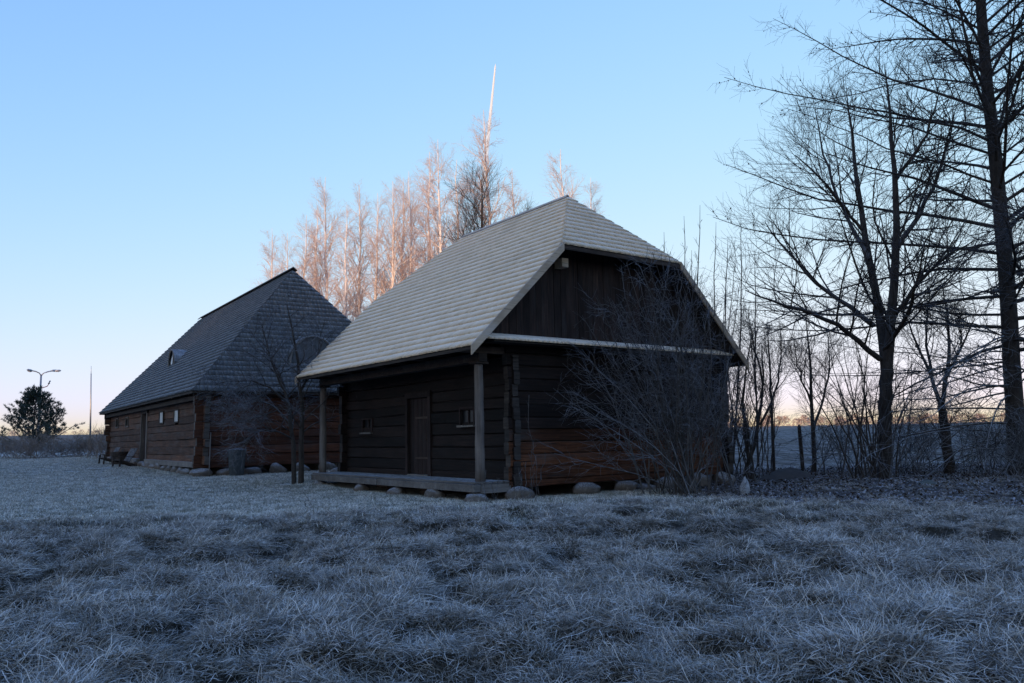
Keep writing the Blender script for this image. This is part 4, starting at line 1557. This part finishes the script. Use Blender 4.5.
small_tree(951, 474, 25.5, [([(951, 480, 0), (946, 440, 0), (941, 405, 0)], 0.17, 0.12),
                            ([(942, 410, 0), (930, 370, .3), (915, 340, .6), (905, 312, .9)], 0.07, 0.012),
                            ([(941, 408, 0), (948, 370, -.2), (950, 330, -.4), (943, 290, -.6)], 0.08, 0.012),
                            ([(948, 375, -.2), (962, 345, -.4), (975, 318, -.8)], 0.05, 0.012),
                            ([(932, 375, .3), (925, 330, .8), (930, 290, 1.2)], 0.05, 0.01)],
           'leaning small tree with V-shaped fork left of the larch', 41, 10, 1.6, 0.85)
small_tree(748, 472, 26.5, [([(744, 476, 0), (752, 450, 0), (760, 420, .1), (764, 385, .2), (762, 345, .3)], 0.075, 0.012),
                            ([(749, 460, 0), (742, 420, -.2), (744, 380, -.3), (752, 335, -.5)], 0.06, 0.012),
                            ([(760, 425, .1), (775, 395, .3), (782, 360, .5), (780, 325, .7)], 0.045, 0.01),
                            ([(764, 385, .2), (755, 350, .4), (748, 315, .6)], 0.04, 0.01)],
           'crooked small tree touching the back corner of the near house', 42, 9, 1.2, 0.7)
small_tree(774, 470, 28, [([(774, 474, 0), (773, 440, 0), (771, 400, 0), (770, 360, 0), (767, 322, .2)], 0.06, 0.01)],
           'thin straight sapling between the crooked tree and the stake', 43, 16, 0.9, 0.5)
small_tree(814, 471, 27.6, [([(814, 476, 0), (813, 440, 0), (812, 400, 0), (810, 355, 0), (806, 318, 0)], 0.085, 0.012),
                            ([(813, 432, 0), (824, 400, .3), (830, 368, .5), (828, 335, .8)], 0.05, 0.01),
                            ([(812, 405, 0), (800, 375, -.3), (795, 345, -.5)], 0.04, 0.01)],
           'small bare tree just right of the short stake', 44, 12, 1.1, 0.6)


def stem_cluster(name, label, base_px, D, stems, levels, mats, seed, cat='shrub', group=None, depth_spread=0.5, base_spread=0.35, bow=0.15):
    """shrub: stems are (tip x, tip y, depth offset, base radius)"""
    rng = np.random.default_rng(seed)
    b = at(base_px[0], base_px[1], D)
    b[2] = gz(b[0], b[1])
    K = 8
    P, R = [], []
    for (tx, ty, dd, r0) in stems:
        tip = at(tx, ty, D + dd)
        st = b + np.array([rng.normal() * base_spread, rng.normal() * base_spread * 0.6, -0.1])
        st[0] += 0.10 * (tip[0] - b[0])
        mid = st * 0.5 + tip * 0.5
        mid += np.array([(st[0] - tip[0]) * bow, (st[1] - tip[1]) * bow, 0.05 * (tip[2] - st[2])])
        jt = lambda: rng.normal(size=3) * 0.035 * np.linalg.norm(tip - st) * np.array([1, 1, 0.3])
        mid = mid + jt()
        P.append(resample([st, st * 0.75 + mid * 0.25 + np.array([0, 0, 0.05]), mid, mid * 0.5 + tip * 0.5 + jt() * 0.7, tip], K, 0.03, rng))
        R.append(taper(r0, 0.006, K, 0.9))
    P, R = np.stack(P), np.stack(R)
    wp, tp = [tubes(P, R, 6)], []
    cur = (P, R)
    for lv in levels:
        cur = grow(cur[0], cur[1], rng=rng, **lv)
        tp.append(tubes(cur[0], cur[1], 3))
    return tree_obj(name, b, label, cat, group, wp, tp, mats[0], mats[1]), cur


# --- many-stemmed shrub at the foot of the forked tree
rs = np.random.default_rng(8)
stem_cluster('coppice_shrub', 'fan of thin upright stems at the foot of the forked tree', (868, 478), 23.4,
             [(float(x), float(y), float(dd), 0.026) for x, y, dd in zip(np.linspace(802, 932, 26) + rs.normal(size=26) * 5,
                                                                       300 + rs.random(26) * 80 + np.abs(np.linspace(-1, 1, 26)) * 25, rs.normal(size=26) * 0.9)],
             [dict(m=7, t0=0.3, t1=0.97, ang=24, asd=9, length=lambda t: 0.9 * (1.2 - 0.6 * t), K=5, up=0.25, wig=0.07, rr=0.55, rmin=0.006),
              dict(m=4, t0=0.2, t1=1.0, ang=30, asd=10, length=lambda t: 0.35 + 0 * t, K=3, up=0.2, wig=0.08, rr=0.7, rmin=0.0042)],
             (M['bark'], M['bark_frost']), 51, bow=0.1)

# --- big bush before the gable
nb = 66
rb = np.random.default_rng(9)
ang_ = np.linspace(-1, 1, nb) + rb.normal(size=nb) * 0.06
stems = []
for i, a in enumerate(ang_):
    k = rb.random()
    tx = 662 + a * (104 if a < 0 else 78)
    ty = 248 + 125 * abs(a) ** 2.4 + (rb.random() ** 1.6) * 100
    stems.append((float(tx), float(ty), float(rb.normal() * 0.75 - 0.2), 0.012 + 0.013 * k))
_, bush_t = stem_cluster('frosted_bush', 'big frosted twiggy bush in front of the near gable wall', (690, 489), 20.8, stems,
             [dict(m=8, t0=0.2, t1=0.98, ang=36, asd=16, length=lambda t: 1.3 * (1.2 - 0.7 * t), K=7, up=0.25, wig=0.24, rr=0.55, rmin=0.006),
              dict(m=7, t0=0.15, t1=1.0, ang=46, asd=16, length=lambda t: 0.42 + 0 * t, K=4, up=0.12, wig=0.16, rr=0.7, rmin=0.0045)],
             (M['bush_twig'], M['bush_twig']), 52, base_spread=0.5, bow=0.10)

rk = np.random.default_rng(12)
stem_cluster('brush', 'thick brush of bare stems against the back corner of the near house', (748, 474), 25.6,
             [(float(742 + rk.normal() * 22), float(330 + rk.random() * 80), float(rk.normal() * 0.8), 0.02) for _ in range(26)],
             [dict(m=8, t0=0.25, t1=0.97, ang=28, asd=10, length=lambda t: 0.9 * (1.2 - 0.6 * t), K=5, up=0.25, wig=0.09, rr=0.55, rmin=0.006),
              dict(m=5, t0=0.2, t1=1.0, ang=34, asd=12, length=lambda t: 0.36 + 0 * t, K=3, up=0.15, wig=0.1, rr=0.7, rmin=0.0042)],
             (M['bark'], M['bark_frost']), 53, base_spread=0.45, bow=0.06)
for i, (px, top, D, n, w, lab) in enumerate(((838, 400, 26.8, 20, 22, 'low twiggy shrub left of the fan of stems'),
                                             (916, 392, 26.5, 24, 20, 'low twiggy shrub between the forked tree and the leaning one'),
                                             (984, 396, 26.0, 26, 22, 'low twiggy shrub left of the larch foot'),
                                             (1030, 400, 23.0, 22, 20, 'frosted shrub cut by the right picture edge'))):
    r_ = np.random.default_rng(130 + i)
    stem_cluster('low_shrub', lab, (px, 474), D,
                 [(float(px + r_.normal() * w), float(top + r_.random() * 45), float(r_.normal() * 0.8), 0.013) for _ in range(n)],
                 [dict(m=8, t0=0.15, t1=0.97, ang=36, asd=14, length=lambda t: 0.85 * (1.2 - 0.6 * t), K=5, up=0.1, wig=0.14, rr=0.55, rmin=0.0055),
                  dict(m=6, t0=0.2, t1=1.0, ang=40, asd=14, length=lambda t: 0.34 + 0 * t, K=3, up=0.0, wig=0.12, rr=0.7, rmin=0.0042)],
                 (M['bush_twig'], M['bush_twig']), 140 + i, group='low shrubs under the right-hand trees', base_spread=0.6, bow=0.05)

# --- tall thin saplings behind the right slope of the near roof
for i, (px, ty, D, lab) in enumerate(((664, 232, 31, 'thin sapling tip just above the right slope of the pale roof'),
                                      (684, 216, 33, 'tall sapling nearest the right end of the pale roof hip'),
                                      (700, 205, 31, 'tallest thin sapling behind the right eave'),
                                      (716, 222, 34, 'straight sapling right of the tallest thin one'),
                                      (728, 236, 31, 'slim sapling above the right eave tip'),
                                      (741, 214, 35, 'sapling left of the long low limbs of the forked tree'),
                                      (755, 250, 32, 'short sapling just left of the crooked small tree'))):
    rr_ = np.random.default_rng(60 + i)
    lean = rr_.normal() * 7
    b_ = at(px + lean, 466, D); b_[2] = gz(b_[0], b_[1])
    pt = lambda x, y, dd=0.0: at(x, y, D + dd)
    limbs_ = [([pt(px + lean, 470), pt(px + lean * 0.6 + rr_.normal() * 2, 400), pt(px + lean * 0.2 + rr_.normal() * 2, 320), pt(px, ty)], 0.05, 0.006),
              ([pt(px + lean * 0.8, 430), pt(px + lean + 5 * rr_.normal(), 360, .4), pt(px + 9 * rr_.normal(), ty + 45, .7)], 0.03, 0.006)]
    bare_tree('sapling', lab, 'thin saplings behind the near house', b_, limbs_,
              [dict(m=17, t0=0.2, t1=0.95, ang=26, asd=9, length=lambda t: 1.5 * (1.08 - t), K=6, up=0.25, wig=0.08, rr=0.5, rmin=0.007, trunk=True, S=4),
               dict(m=5, t0=0.2, t1=0.98, ang=30, asd=10, length=lambda t: 0.5 * (1.2 - 0.7 * t), K=4, up=0.2, wig=0.1, rr=0.6, rmin=0.005, rel=True)],
              (M['bark'], M['bark_frost']), seed=70 + i)

# --- little two-stemmed tree before the far house
def yard_tree():
    D = 27.4
    b = at(298, 480, D); b[2] = gz(b[0], b[1])
    p = lambda x, y, dd=0.0: at(x, y, D + dd)
    limbs = [([p(294, 484), p(293, 440), p(289, 400), p(280, 370, .2), p(262, 345, .4), p(250, 330, .5)], 0.085, 0.012),
             ([p(301, 484), p(302, 440), p(301, 400), p(299, 360, -.2), p(292, 325, -.3), p(287, 305, -.3)], 0.10, 0.012),
             ([p(290, 405), p(268, 385, -.4), p(240, 378, -.8), p(215, 385, -1.1)], 0.045, 0.010),
             ([p(292, 425), p(275, 405, .4), p(255, 400, .8), p(235, 408, 1.1)], 0.04, 0.010),
             ([p(301, 390), p(316, 360, .4), p(325, 335, .7)], 0.045, 0.010),
             ([p(288, 398), p(270, 360, -.3), p(262, 325, -.5)], 0.05, 0.010),
             ([p(293, 440), p(272, 428, -.6), p(255, 432, -1.0), p(243, 445, -1.2)], 0.032, 0.008)]
    lv = [dict(m=18, t0=0.25, t1=0.98, ang=48, asd=16, length=lambda t: 1.6 * (1.25 - 0.8 * t), K=6, up=-0.25, wig=0.12, rr=0.55, rmin=0.007, trunk=True, S=4),
          dict(m=7, t0=0.15, t1=0.98, ang=44, asd=14, length=lambda t: 0.65 * (1.2 - 0.6 * t), K=5, up=-0.2, wig=0.14, rr=0.6, rmin=0.0055),
          dict(m=5, t0=0.2, t1=1.0, ang=40, asd=14, length=lambda t: 0.28 + 0 * t, K=3, up=-0.1, wig=0.12, rr=0.7, rmin=0.0045)]
    bare_tree('yard_tree', 'small two-stemmed tree with drooping frosted twigs before the far house', None, b, limbs, lv, (M['bark'], M['bush_twig']), seed=57)


yard_tree()


# --- pine and dry thicket at the left edge
def pine(px, py, top, D, width, label, seed):
    rng = np.random.default_rng(seed)
    b = at(px, py, D); b[2] = gz(b[0], b[1])
    h = at(px, top, D)[2] - b[2]
    K = 10
    tr = np.stack([np.zeros(K), np.zeros(K), np.linspace(-0.2, h, K)], 1) + b
    tr[:, :2] += np.cumsum(rng.normal(size=(K, 2)) * 0.05, 0)
    R = taper(0.14, 0.02, K)
    b1, r1 = grow(tr[None], R[None], 64, 0.03, 0.97, 72, 8, lambda t: width * 1.0 * (1.02 - t) ** 0.9, 6, 0.6, 0.07, 0.45, 0.012, 0.3, rng)
    b2, r2 = grow(b1, r1, 9, 0.25, 1.0, 45, 12, lambda t: 0.85 * (1.1 - 0.4 * t), 4, 0.5, 0.1, 0.6, 0.009, 0.5, rng)
    r = tree_obj('pine_tree', b, label, 'tree', None, [tubes(tr[None], R[None], 8), tubes(b1, r1, 4)], [tubes(b2, r2, 3)], M['bark'], M['bark_twig'])
    # needle brushes along the shoots
    cp, tn, _ = sample(b2, r2, 0.35 + 0.65 * rng.random((len(b2), 5)))
    c1, t1_, _ = sample(b1, r1, 0.3 + 0.7 * rng.random((len(b1), 8)))
    cp = np.concatenate([cp.reshape(-1, 3), c1.reshape(-1, 3)]); tn = np.concatenate([tn.reshape(-1, 3), t1_.reshape(-1, 3)])
    m = 11
    rv = rng.normal(size=(len(cp), m, 3))
    dirs = unit(unit(rv) * 0.9 + tn[:, None] * 0.8 + np.array([0, 0, 0.25]))
    ln = (0.16 + 0.14 * rng.random((len(cp), m, 1)))
    side = unit(np.cross(dirs, rng.normal(size=dirs.shape))) * 0.017
    a = cp[:, None] - side; c = cp[:, None] + side; e = cp[:, None] + dirs * ln
    V = np.stack([a, c, e], 2).reshape(-1, 3)
    Q = np.arange(len(V)).reshape(-1, 3)
    o = link('needles', mesh_np('needles', V - b, Q, False), M['needles'], r)
    o['kind'] = 'stuff'


pine(29, 460, 393, 66, 3.7, 'young dark pine at the left edge under the street lamp', 81)

for i, (px, top, D, w, n, lab) in enumerate(((6, 432, 60, 15, 34, 'dry thicket under the pine at the left picture edge'),
                                             (28, 436, 58, 14, 34, 'brown thicket at the foot of the young pine'),
                                             (50, 434, 60, 14, 34, 'greyish thicket just right of the young pine'),
                                             (70, 436, 61, 13, 34, 'warm brown thicket below the open horizon'),
                                             (88, 433, 60, 12, 34, 'thicket standing at the foot of the mast'),
                                             (103, 428, 56, 8, 26, 'dark thicket against the far end of the long house'))):
    r_ = np.random.default_rng(100 + i)
    stem_cluster('thicket', lab, (px, 458), D,
                 [(float(px + r_.normal() * w), float(top + r_.random() * 16), float(r_.normal() * 1.2), 0.016) for _ in range(n)],
                 [dict(m=7, t0=0.2, t1=0.97, ang=28, asd=10, length=lambda t: 0.8 * (1.2 - 0.6 * t), K=4, up=0.3, wig=0.1, rr=0.6, rmin=0.008),
                  dict(m=5, t0=0.2, t1=1.0, ang=34, asd=12, length=lambda t: 0.35 + 0 * t, K=3, up=0.1, wig=0.1, rr=0.7, rmin=0.006)],
                 (M['reed'], M['reed']), 110 + i, group='dry thicket along the left edge', base_spread=1.0, bow=0.02)

# --- frosted weed stalks by the near corner
for i, (px, py, D, tips, lab) in enumerate((
        (535, 497, 18.9, [(529, 395, 0, .006), (534, 440, .1, .005), (545, 452, -.1, .005)], 'tall dry weed stalk before the gable left of the boulder'),
        (522, 497, 18.7, [(519, 468, 0, .008), (526, 462, .1, .006), (514, 474, 0, .006), (531, 470, 0, .006)], 'frosted pale weed at the corner of the near house'),
        (492, 499, 18.0, [(486, 470, 0, .006), (499, 478, .1, .005), (493, 482, 0, .005)], 'low frosted weed before the near porch post'),
        (308, 519, 16.3, [(307, 497, 0, .005), (311, 503, .1, .004)], 'single thin weed stalk on the lawn left of the porch'))):
    stem_cluster('weed', lab, (px, py), D, tips,
                 [dict(m=6, t0=0.25, t1=1.0, ang=40, asd=10, length=lambda t: 0.22 * (1.2 - 0.5 * t), K=4, up=0.4, wig=0.12, rr=0.7, rmin=0.004)],
                 (M['bush_twig'], M['bush_twig']), 120 + i, cat='weed', base_spread=0.05, bow=0.03)

# ------------------------------------------------------------------ far wood on the horizon, wood behind the camera
def far_wood(name, label, spots, mat, seed, size=0.06):
    """bare or evergreen crowns made of many small faces"""
    rng = np.random.default_rng(seed)
    Vs = []
    for (x, y, h, w, n) in spots:
        z0 = float(base_h(x, y))
        k = rng.random(n) ** 0.8
        ph = rng.random(n) * 6.283
        rr = w * np.sqrt(rng.random(n)) * (1.05 - k) ** 0.55
        c = np.stack([x + rr * np.cos(ph), y + rr * np.sin(ph), z0 + h * k], 1)
        sz = (size * h * (0.6 + 0.8 * rng.random(n)))[:, None]
        d1 = unit(rng.normal(size=(n, 3))) * sz
        d2 = unit(rng.normal(size=(n, 3))) * sz * 0.7
        Vs.append(np.stack([c - d1, c + d2, c + d1], 1).reshape(-1, 3))
    V = np.vstack(Vs)
    o = link(name, mesh_np(name, V, np.arange(len(V)).reshape(-1, 3), False), mat)
    tag(o, label, 'wood', kind='stuff')


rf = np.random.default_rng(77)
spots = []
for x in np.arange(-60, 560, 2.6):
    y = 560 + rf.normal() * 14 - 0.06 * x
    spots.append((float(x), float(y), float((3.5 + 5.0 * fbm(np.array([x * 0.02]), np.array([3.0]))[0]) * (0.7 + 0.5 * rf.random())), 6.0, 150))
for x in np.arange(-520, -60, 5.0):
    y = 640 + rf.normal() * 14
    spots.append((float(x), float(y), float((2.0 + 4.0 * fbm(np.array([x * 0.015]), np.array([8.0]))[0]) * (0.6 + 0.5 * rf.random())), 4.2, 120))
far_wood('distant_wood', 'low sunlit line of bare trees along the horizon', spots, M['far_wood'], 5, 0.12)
spots = []
for x in np.arange(-330, 60, 4.0):
    for row in range(4):
        spots.append((float(x + rf.normal()), float(-258 + row * 5 + rf.normal()), float((6.0 + 8.0 * smooth(-158, -142, x)) * (0.92 + 0.2 * rf.random())), 3.6, 420))
far_wood('spruce_wood', 'dense evergreen wood on the rise behind the viewer', spots, M['spruce'], 6)

# ------------------------------------------------------------------ grass
def ribbon_tuft(seed, n, radius, lmin, lmax, width, lean, up0, droop, K=5, wig=0.10):
    """blades as bent ribbons, combed towards +X"""
    rng = np.random.default_rng(seed)
    a = rng.random(n) * 6.283
    rr = radius * np.sqrt(rng.random(n))
    p = np.stack([rr * np.cos(a), rr * np.sin(a), np.zeros(n) - 0.02], 1)
    d = unit(rng.normal(size=(n, 3)) * np.array([0.75, 0.75, 0.25]) + np.array([lean, 0, up0]))
    L = lmin + (lmax - lmin) * rng.random(n) ** 1.4
    pts = [p]
    for k in range(K - 1):
        d = unit(d + rng.normal(size=d.shape) * wig + np.array([0.0, 0, -droop]) * (0.4 + k / (K - 1)))
        q = pts[-1] + d * (L / (K - 1))[:, None]
        low = q[:, 2] < 0.01
        q[low, 2] = 0.01 + 0.02 * rng.random(low.sum())
        pts.append(q)
    P = np.stack(pts, 1)
    T = unit(np.gradient(P, axis=1))
    side = unit(np.cross(T, rng.normal(size=(n, 1, 3)) * 0.5 + np.array([0, 0, 1.0])))
    w = width * (0.6 + 0.8 * rng.random((n, 1, 1))) * np.array([0.9, 1.0, 0.85, 0.6, 0.15])[None, :K, None]
    V = np.stack([P - side * w / 2, P + side * w / 2], 2)         # n,K,2,3
    idx = np.arange(n * K * 2).reshape(n, K, 2)
    Q = np.stack([idx[:, :-1, 0], idx[:, :-1, 1], idx[:, 1:, 1], idx[:, 1:, 0]], -1).reshape(-1, 4)
    me = mesh_np('grass_tuft', V.reshape(-1, 3), Q)
    al = me.attributes.new('along', 'FLOAT', 'POINT')
    t = np.broadcast_to(np.linspace(0, 1, K)[None, :, None], (n, K, 2))
    al.data.foreach_set('value', np.ascontiguousarray(t.ravel(), np.float32))
    return me


def scatter(name, label, pts, rot, scl, idx, metas, mat, cat='grass'):
    """one stuff object: tufts placed on the given points by geometry nodes"""
    srcs = []
    for me in metas:
        me.materials.append(mat)
        srcs.append(bpy.data.objects.new('grass_tuft', me))
    me = bpy.data.meshes.new(name)
    me.vertices.add(len(pts))
    me.vertices.foreach_set('co', np.ascontiguousarray(pts, np.float32).ravel())
    for nm, tp, arr in (('rot', 'FLOAT_VECTOR', rot), ('scl', 'FLOAT', scl), ('pick', 'INT', idx)):
        a_ = me.attributes.new(nm, tp, 'POINT')
        a_.data.foreach_set('vector' if tp == 'FLOAT_VECTOR' else 'value', np.ascontiguousarray(arr, np.int32 if tp == 'INT' else np.float32).ravel())
    o = link(name, me, mat)
    tag(o, label, cat, kind='stuff')
    ng = bpy.data.node_groups.new(name, 'GeometryNodeTree')
    ng.interface.new_socket('Geometry', in_out='INPUT', socket_type='NodeSocketGeometry')
    ng.interface.new_socket('Geometry', in_out='OUTPUT', socket_type='NodeSocketGeometry')
    gi, go = ng.nodes.new('NodeGroupInput'), ng.nodes.new('NodeGroupOutput')
    g2i = ng.nodes.new('GeometryNodeGeometryToInstance')
    for s in reversed(srcs):
        oi = ng.nodes.new('GeometryNodeObjectInfo')
        oi.inputs['Object'].default_value = s
        oi.inputs['As Instance'].default_value = False
        ng.links.new(oi.outputs['Geometry'], g2i.inputs[0])
    iop = ng.nodes.new('GeometryNodeInstanceOnPoints')
    iop.inputs['Pick Instance'].default_value = True

    def named(nm, dt):
        n_ = ng.nodes.new('GeometryNodeInputNamedAttribute')
        n_.data_type = dt
        n_.inputs['Name'].default_value = nm
        return next(s_ for s_ in n_.outputs if s_.enabled and s_.name == 'Attribute')
    ng.links.new(gi.outputs[0], iop.inputs['Points'])
    ng.links.new(g2i.outputs[0], iop.inputs['Instance'])
    ng.links.new(named('pick', 'INT'), iop.inputs['Instance Index'])
    e2r = ng.nodes.new('FunctionNodeEulerToRotation')
    ng.links.new(named('rot', 'FLOAT_VECTOR'), e2r.inputs[0])
    ng.links.new(e2r.outputs[0], iop.inputs['Rotation'])
    ng.links.new(named('scl', 'FLOAT'), iop.inputs['Scale'])
    ng.links.new(iop.outputs[0], go.inputs[0])
    md = o.modifiers.new('tufts', 'NODES')
    md.node_group = ng
    return o


def inside_houses(x, y, pad=0.0):
    lx, ly = to_local(H1, x, y)
    a = (lx > -1.05 - pad) & (lx < 8.5 + pad) & (ly > 0.0 - pad) & (ly < 10 + pad)
    lx, ly = to_local(H2, x, y)
    b = (lx > -0.1 - pad) & (lx < 9.6 + pad) & (ly > -0.1 - pad) & (ly < 24 + pad)
    return a | b


def in_view(x, y, m=1.06):
    return (np.abs(x) < (0.655 * y) * m + 0.6)


def flow(x, y):
    return 6.28 * 0.9 * fbm(x * 0.32 + 70, y * 0.32 + 20, 2) - 1.6 + 0.9 * (vnoise(x * 1.3, y * 1.3) - 0.5)


def surface_rot(x, y, yaw, k=0.7):
    e = 0.12
    gx = (ground_z(x + e, y) - ground_z(x - e, y)) / (2 * e)
    gy = (ground_z(x, y + e) - ground_z(x, y - e)) / (2 * e)
    c, s = np.cos(yaw), np.sin(yaw)
    sl = gx * c + gy * s           # slope along the blade direction
    sd = -gx * s + gy * c
    return np.stack([np.arctan(sd * k), -np.arctan(sl * k), yaw], 1)


def long_grass():
    rng = np.random.default_rng(200)
    X, Y = [], []
    for (y0, y1, dens) in ((2.8, 7, 150), (7, 11, 95), (11, 16, 60), (16, 24, 36)):
        A = 2 * 0.69 * y1 * (y1 - y0) + 2 * y1
        n = int(A * dens)
        y = y0 + (y1 - y0) * rng.random(n)
        x = (rng.random(n) * 2 - 1) * (0.69 * y1 + 0.7)
        k = in_view(x, y)
        X.append(x[k]); Y.append(y[k])
    x, y = np.concatenate(X), np.concatenate(Y)
    w = zone_long(x, y)
    lit = zone_litter(x, y)
    hol = fbm(x * 1.7 + 3, y * 2.3, 2)          # tufts thin out in the hollows between tussocks
    keep = (rng.random(len(x)) < w * (1 - 0.45 * lit) * np.clip(0.34 + 2.4 * (hol - 0.34), 0.32, 1)) & ~inside_houses(x, y, -0.15)
    x, y, lit, hol = x[keep], y[keep], lit[keep], hol[keep]
    z = ground_z(x, y)
    yaw = flow(x, y) + rng.normal(size=len(x)) * 1.5
    rot = surface_rot(x, y, yaw)
    scl = (0.7 + 0.55 * rng.random(len(x))) * (1 - 0.45 * lit) * np.clip(0.75 + 0.9 * (hol - 0.4), 0.6, 1.2) * (0.45 + 0.55 * zone_long(x, y))
    metas = [ribbon_tuft(300 + i, 85, 0.13, 0.06, 0.20, 0.0042, 0.75, 0.28, 0.42, wig=0.36) for i in range(5)] + \
            [ribbon_tuft(310 + i, 75, 0.15, 0.09, 0.30, 0.0040, 0.95, 0.10, 0.16, wig=0.32) for i in range(4)] + \
            [ribbon_tuft(320 + i, 9, 0.10, 0.25, 0.55, 0.0036, 0.8, 0.45, 0.26) for i in range(3)]
    u = rng.random(len(x))
    idx = np.where(u < 0.22, rng.integers(0, 5, len(x)), np.where(u < 0.93, rng.integers(5, 9, len(x)), rng.integers(9, 12, len(x))))
    scatter('grass', 'long matted frosted grass lying in tussocks across the foreground', np.stack([x, y, z], 1), rot, scl, idx, metas, M['blade'])


long_grass()


def lawn():
    rng = np.random.default_rng(210)
    X, Y = [], []
    for (y0, y1, dens) in ((12.5, 24, 42), (24, 36, 20), (36, 62, 8)):
        x0, x1 = -0.70 * y1, 6.0
        n = int((x1 - x0) * (y1 - y0) * dens)
        y = y0 + (y1 - y0) * rng.random(n)
        x = x0 + (x1 - x0) * rng.random(n)
        k = in_view(x, y)
        X.append(x[k]); Y.append(y[k])
    x, y = np.concatenate(X), np.concatenate(Y)
    k = (rng.random(len(x)) < 1 - 0.6 * zone_long(x, y)) & ~inside_houses(x, y, 0.0) & (rng.random(len(x)) < 1 - zone_litter(x, y))
    x, y = x[k], y[k]
    yaw = rng.random(len(x)) * 6.283
    rot = np.stack([0 * x, 0 * x, yaw], 1)
    metas = [ribbon_tuft(400 + i, 90, 0.24, 0.03, 0.085, 0.006, 0.35, 0.9, 0.2, K=4) for i in range(4)]
    scatter('lawn', 'short frosted lawn grass spreading before both houses', np.stack([x, y, ground_z(x, y)], 1), rot,
            0.8 + 0.5 * rng.random(len(x)), rng.integers(0, 4, len(x)), metas, M['lawn_blade'])


lawn()


def litter():
    rng = np.random.default_rng(220)
    n = 90000
    x = 1.5 + 22 * rng.random(n); y = 10 + 21 * rng.random(n)
    k = (rng.random(n) < zone_litter(x, y) * 0.5) & in_view(x, y) & ~inside_houses(x, y, 0)
    x, y = x[k], y[k]
    c = np.stack([x, y, ground_z(x, y) + 0.012 + 0.02 * rng.random(len(x))], 1)
    a = rng.random(len(x)) * 6.283
    s = (0.022 + 0.03 * rng.random(len(x)))[:, None]
    u = np.stack([np.cos(a), np.sin(a), 0.5 * rng.normal(size=len(x))], 1)
    v = np.stack([-np.sin(a), np.cos(a), 0.5 * rng.normal(size=len(x))], 1) * 0.6
    V = np.stack([c - u * s, c - v * s, c + u * s, c + v * s], 1).reshape(-1, 3)
    o = link('fallen_leaves', mesh_np('fallen_leaves', V, np.arange(len(V)).reshape(-1, 4), False), M['leaf'])
    tag(o, 'brown fallen leaves scattered under the trees on the right', 'leaves', kind='stuff')


litter()
